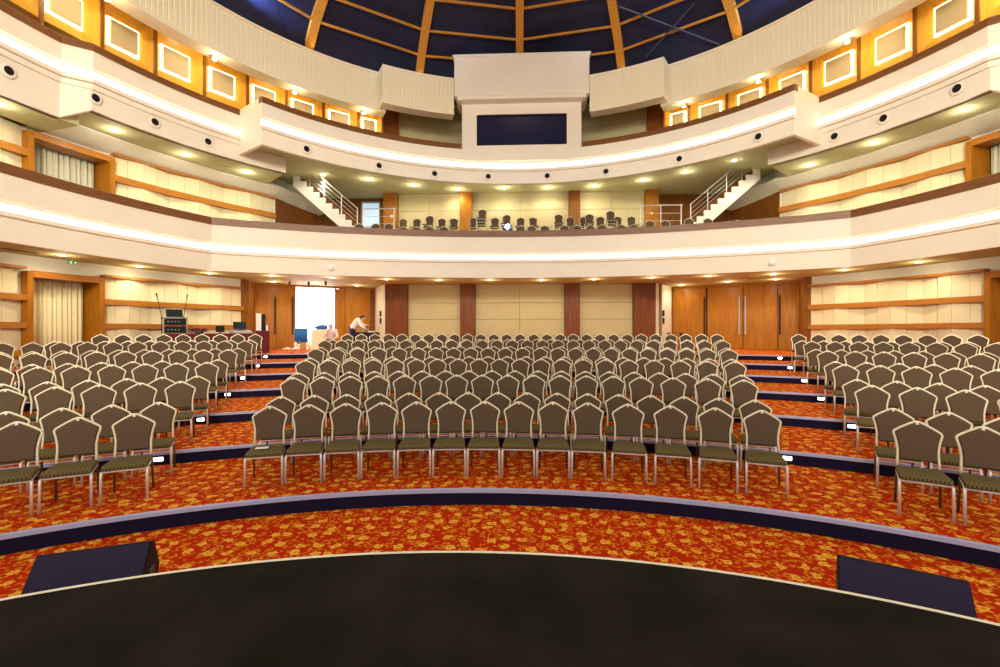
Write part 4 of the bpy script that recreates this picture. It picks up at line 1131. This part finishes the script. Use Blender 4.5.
def person_seated():
    t = tag(bpy.data.objects.new('person', None), 'bald person in a pale pink shirt seated before the doorway, hand at the face', 'person'); COL.objects.link(t)
    bx_, by_ = -7.56, 18.35
    d = Vector((.37, -.93, 0)); r = Vector((d.y, -d.x, 0))            # facing the stage
    P = lambda f, s, z: Vector((bx_, by_, tz+z-.06))+d*f+r*s
    hip = P(0, 0, .45); chest = P(.02, 0, .80); neck = P(.04, 0, .93); hd = P(.06, 0, 1.04)
    sl_, sr_ = P(.02, -.19, .86), P(.02, .19, .86); el, er = P(.16, -.24, .62), P(.17, .24, .64); wl, wr = P(.36, -.12, .55), P(.19, .12, .82)
    b = MB(); limb(b, [hip, (hip+chest)/2, chest, neck, hd], [.125, .125, .13, .056, .06]); limb(b, [sl_, chest, sr_], [.06, .1, .06])
    limb(b, [sl_, el, wl], [.05, .04, .028]); limb(b, [sr_, er, wr], [.05, .04, .028])
    for s in (-1, 1): limb(b, [P(0, s*.1, .45), P(.40, s*.13, .47), P(.42, s*.13, .12), P(.54, s*.14, .095)], [.085, .06, .038, .034])
    head(b, hd, d, (0, 0, 1), 1.1); hand(b, wl, d*.9+r*.3-Vector((0,0,.1)), (0, 0, -1)); hand(b, wr, Vector((0, 0, 1))-r*.35-d*.2, -d)
    o = b.build('body', 'skin', t, smooth=True); remesh(o, .0085)
    s = MB(); limb(s, [P(0, 0, .46), P(.01, 0, .63), chest, P(.03, 0, .88)], [.15, .152, .155, .08]); limb(s, [sl_, chest, sr_], [.078, .12, .078])
    limb(s, [sl_, el, el+(wl-el)*.7], [.072, .058, .046]); limb(s, [sr_, er, er+(wr-er)*.6], [.072, .058, .046])
    o = s.build('shirt', 'shirt_pink', t, smooth=True); remesh(o, .012)
    p = MB(); limb(p, [P(-.02, 0, .46), P(.06, 0, .44)], [.14, .14])
    for s in (-1, 1): limb(p, [P(.02, s*.1, .45), P(.40, s*.13, .47), P(.42, s*.13, .15)], [.105, .08, .06])
    o = p.build('trousers', 'trousers_grey', t, smooth=True); remesh(o, .012)
    for s in (-1, 1):
        k = MB(); limb(k, [P(.40, s*.13, .105), P(.56, s*.14, .098)], [.043, .037]); k.build('shoe', 'shoe_black', t, smooth=True)
    h = MB()
    for s in (-1, 1): h.ball(hd-d*.03+r*s*.066+Vector((0, 0, .0)), .034, (.8, .9, 1), 10)
    h.ball(hd-d*.075+Vector((0, 0, -.01)), .045, n=10)
    h.build('hair', 'hair_grey', t, smooth=True)
    st = thing('stool', 'low stool under the seated person before the doorway', 'stool', (bx_, by_, tz))
    MB().lathe([(.16, .185), (.17, .2), (.17, .212), (.15, .222)], 20).build('seat', 'black', st)
    for k in range(4): q = pi/4+k*pi/2; MB().tube([(.11*cos(q),   .11*sin(q), .195), (.15*cos(q), .15*sin(q), 0)], .012, 8).build('leg', 'silver_metal', st)
person_bending(); person_seated()

# ------------------------------------------------------------------ small fittings
def fitting(name, label, cat, loc, rz, parts, group=None):
    t = thing(name, label, cat, loc, rz, group)
    for pn, m, pm in parts: m.build(pn, pm, t, smooth=False)
    return t
# exit sign hanging left
XS = .68
m1 = MB().cbox(-.17, .17, -.015, .015, -.13, 0, .004)
arrow = MB(); arrow.prism([(.05, -.017, -.065), (.085, -.017, -.035), (.085, -.017, -.055), (.14, -.017, -.055), (.14, -.017, -.075), (.085, -.017, -.075), (.085, -.017, -.095)], (0, -.002, 0))
man = MB(); man.ball((-.05, -.018, -.03), .014, (1, .2, 1), 10); man.prism([(-.075, -.017, -.045), (-.04, -.017, -.045), (-.04, -.017, -.075), (-.015, -.017, -.11), (-.03, -.017, -.115), (-.055, -.017, -.085), (-.085, -.017, -.115), (-.095, -.017, -.105), (-.07, -.017, -.075)], (0, -.002, 0))
for q in (m1, arrow, man): q.v = [(x*XS, y, z*XS) for x, y, z in q.v]
fitting('exit_sign', 'small green exit sign hanging from the ceiling above the left curtain', 'exit sign', (-12.85, 12.9, ZS-.08), R_(52), [('panel', m1, 'green_sign'), ('arrow', arrow, 'sign_white'), ('running_figure', man, 'sign_white'), ('hanger', MB().tube([(0, 0, 0), (0, 0, .10)], .008, 6), 'silver_metal')])
# dome cameras on the first balcony front
for sd, px in ((-1, -6.9), (1, 8.6)):
    yy = 0
    best = min(B1, key=lambda p: abs(p[0]-px)+(0 if p[1] > 14 else 9)); ang = atan2(best[0], best[1]+4.73)
    M = Matrix.Rotation(R_(90), 4, 'X')
    fitting('dome_camera', 'white round camera dome on the first balcony front, %s of the middle' % ('left' if sd < 0 else 'right'), 'camera', (best[0]+best[2]*.004, best[1]+best[3]*.004, Z(2.36)), -ang,
            [('mount', MB().lathe([(.13, 0), (.13, .02), (.11, .03)], 20, M), 'white_tag'), ('dome', MB().lathe([(.11, .025), (.10, .06), (.06, .10), (.001, .115)], 20, M), 'plaster_white')], 'camera domes')
# dark spotlights hanging under the ceiling before the doorway
for i, (x, y) in enumerate(((-9.55, 19.0), (-8.75, 19.0), (-8.0, 18.9))):
    fitting('track_spotlight', 'small dark spotlight under the ceiling before the bright doorway, %s from left' % ORD[i+1], 'spotlight', (x, y, ZS), R_(10*i),
            [('stem', MB().tube([(0, 0, 0), (0, 0, -.06)], .012, 6), 'dark_grey'), ('head', MB().lathe([(.03, 0), (.05, .03), (.05, .14), (.03, .15)], 12, Matrix.Translation((0, 0, -.2)) @ Matrix.Rotation(R_(15), 4, 'X')), 'dark_grey')], 'dark spotlights before the doorway')
# ceiling vents
for x, y, z, lab, rz in ((-12.95, 11.6, ZS, 'slotted air grille in the ceiling above the left padded wall', 80), (9.3, 18.9, ZS, 'slotted air grille in the ceiling before the right doors', -25), (2.9, 19.7, ZS, 'slotted air grille in the ceiling before the rear wall', -5), (12.3, 15.8, ZS, 'slotted air grille in the ceiling above the right padded wall', -65)):
    parts = [('frame', MB().box(-.42, .42, -.09, .09, -.012, 0), 'soffit_lower')]+[('slot', MB().box(-.38, .38, -.06+k*.04, -.045+k*.04, -.016, -.012), 'black') for k in range(4)]
    fitting('air_grille', lab, 'air vent', (x, y, z-.001), R_(rz), parts, 'slotted ceiling grilles')
# sconces (small lights) on timber pillars
for x, y, h, lab in ((-6.07, 21.74, 5.4, 'tiny white lit switch on the left balcony pillar'), (5.95, 21.74, 5.4, 'tiny white lit switch on the right balcony pillar')):
    fitting('switch_plate', lab, 'switch', (x, y, Z(h)), 0, [('plate', MB().cbox(-.05, .05, -.012, 0, -.05, .05, .003), 'white_tag'), ('rocker', MB().box(-.025, .025, -.018, -.011, -.03, .03), 'paper')], 'switches')
fitting('switch_plate', 'round white thermostat on the right corner pilaster beside the doors', 'switch', (11.33, 19.28, Z(1.0)), R_(-68), [('plate', MB().lathe([(.05, 0), (.05, .012), (.03, .02)], 14, Matrix.Rotation(R_(90), 4, 'X')), 'white_tag'), ('dial', MB().lathe([(.02, .018), (.02, .026)], 10, Matrix.Rotation(R_(90), 4, 'X')), 'paper')], 'switches')

# ------------------------------------------------------------------ general light
W = bpy.data.worlds.new('World'); sc.world = W; W.use_nodes = True
W.node_tree.nodes['Background'].inputs['Color'].default_value = (1, .96, .86, 1); W.node_tree.nodes['Background'].inputs['Strength'].default_value = 1.0
def area(loc, tgt, e, sx, sy, col=(1, .93, .82), spread=180):
    l = bpy.data.lights.new('stage_wash', 'AREA'); l.shape = 'RECTANGLE'; l.size = sx; l.size_y = sy; l.energy = e; l.color = col; l.spread = R_(spread)
    o = bpy.data.objects.new('stage_wash', l); COL.objects.link(o); o.location = loc
    o.rotation_euler = (Vector(tgt)-Vector(loc)).to_track_quat('-Z', 'Y').to_euler()
    return o
# unseen area lamps added behind the camera to brighten fascias and side walls
area((0, -3.5, 9.5), (0, 19, 9.6), 240, 9, 1.2, (1, .92, .80), 85)
area((-3, -2.5, 8.5), (-11.5, 11.5, 6.5), 430, 2, 2, (1, .91, .74), 90)
area((3, -2.5, 8.5), (11.5, 11.5, 6.5), 430, 2, 2, (1, .91, .74), 90)
# unseen spots added below the dome as general fill light
for k in range(8):
    a = 45*k+22; x, y = polar(CD, 6.5, a)
    spot(x, y, Z(11.2), 200, 120, .3, (1, .93, .76), (x*.8, y*.8+1.8, 0))
for k in range(16):                           # unseen spots added to brighten the dome ribs
    x, y = polar(CD, 10.9, 22.5*k+.01)
    spot(x, y, Z(10.5), 22, 110, .1, (1, .72, .38), (CD[0]+(x-CD[0])*.55, CD[1]+(y-CD[1])*.55, Z(12.8)))
for sd in (-1, 1):  # unseen blue spots added for the bluish patches at the dome edge
    x, y = polar(CD, 10.5, sd*60)
    spot(x, y, Z(10.75), 800, 62, .15, (.40, .58, 1), (*polar(CD, 10.3, sd*48), Z(11.6)))
# unseen area lamp added in the lobby to stand for daylight
area((-10.2, 23.6, Z(1.3)), (-8.2, 18.5, ZL+.6), 160, 3, 2, (.85, .92, 1))

# ------------------------------------------------------------------ camera
cam = bpy.data.cameras.new('camera'); co = bpy.data.objects.new('camera', cam); COL.objects.link(co)
co.location = (0, 0, EYE); co.rotation_euler = (R_(90), 0, A)
cam.sensor_width = 36; cam.lens = 470*36/1000; cam.shift_y = -.0018; cam.clip_start = .05; cam.clip_end = 200
sc.camera = co
sc.view_settings.view_transform = 'Standard'; sc.view_settings.look = 'None'; sc.view_settings.gamma = 1; sc.view_settings.use_curve_mapping = False
sc.view_settings.exposure = 0.45
print('seats', len(seats), 'indiv', len(indiv), 'rest', len(rest), sorted(set((q[0], q[1]) for q in rest)))
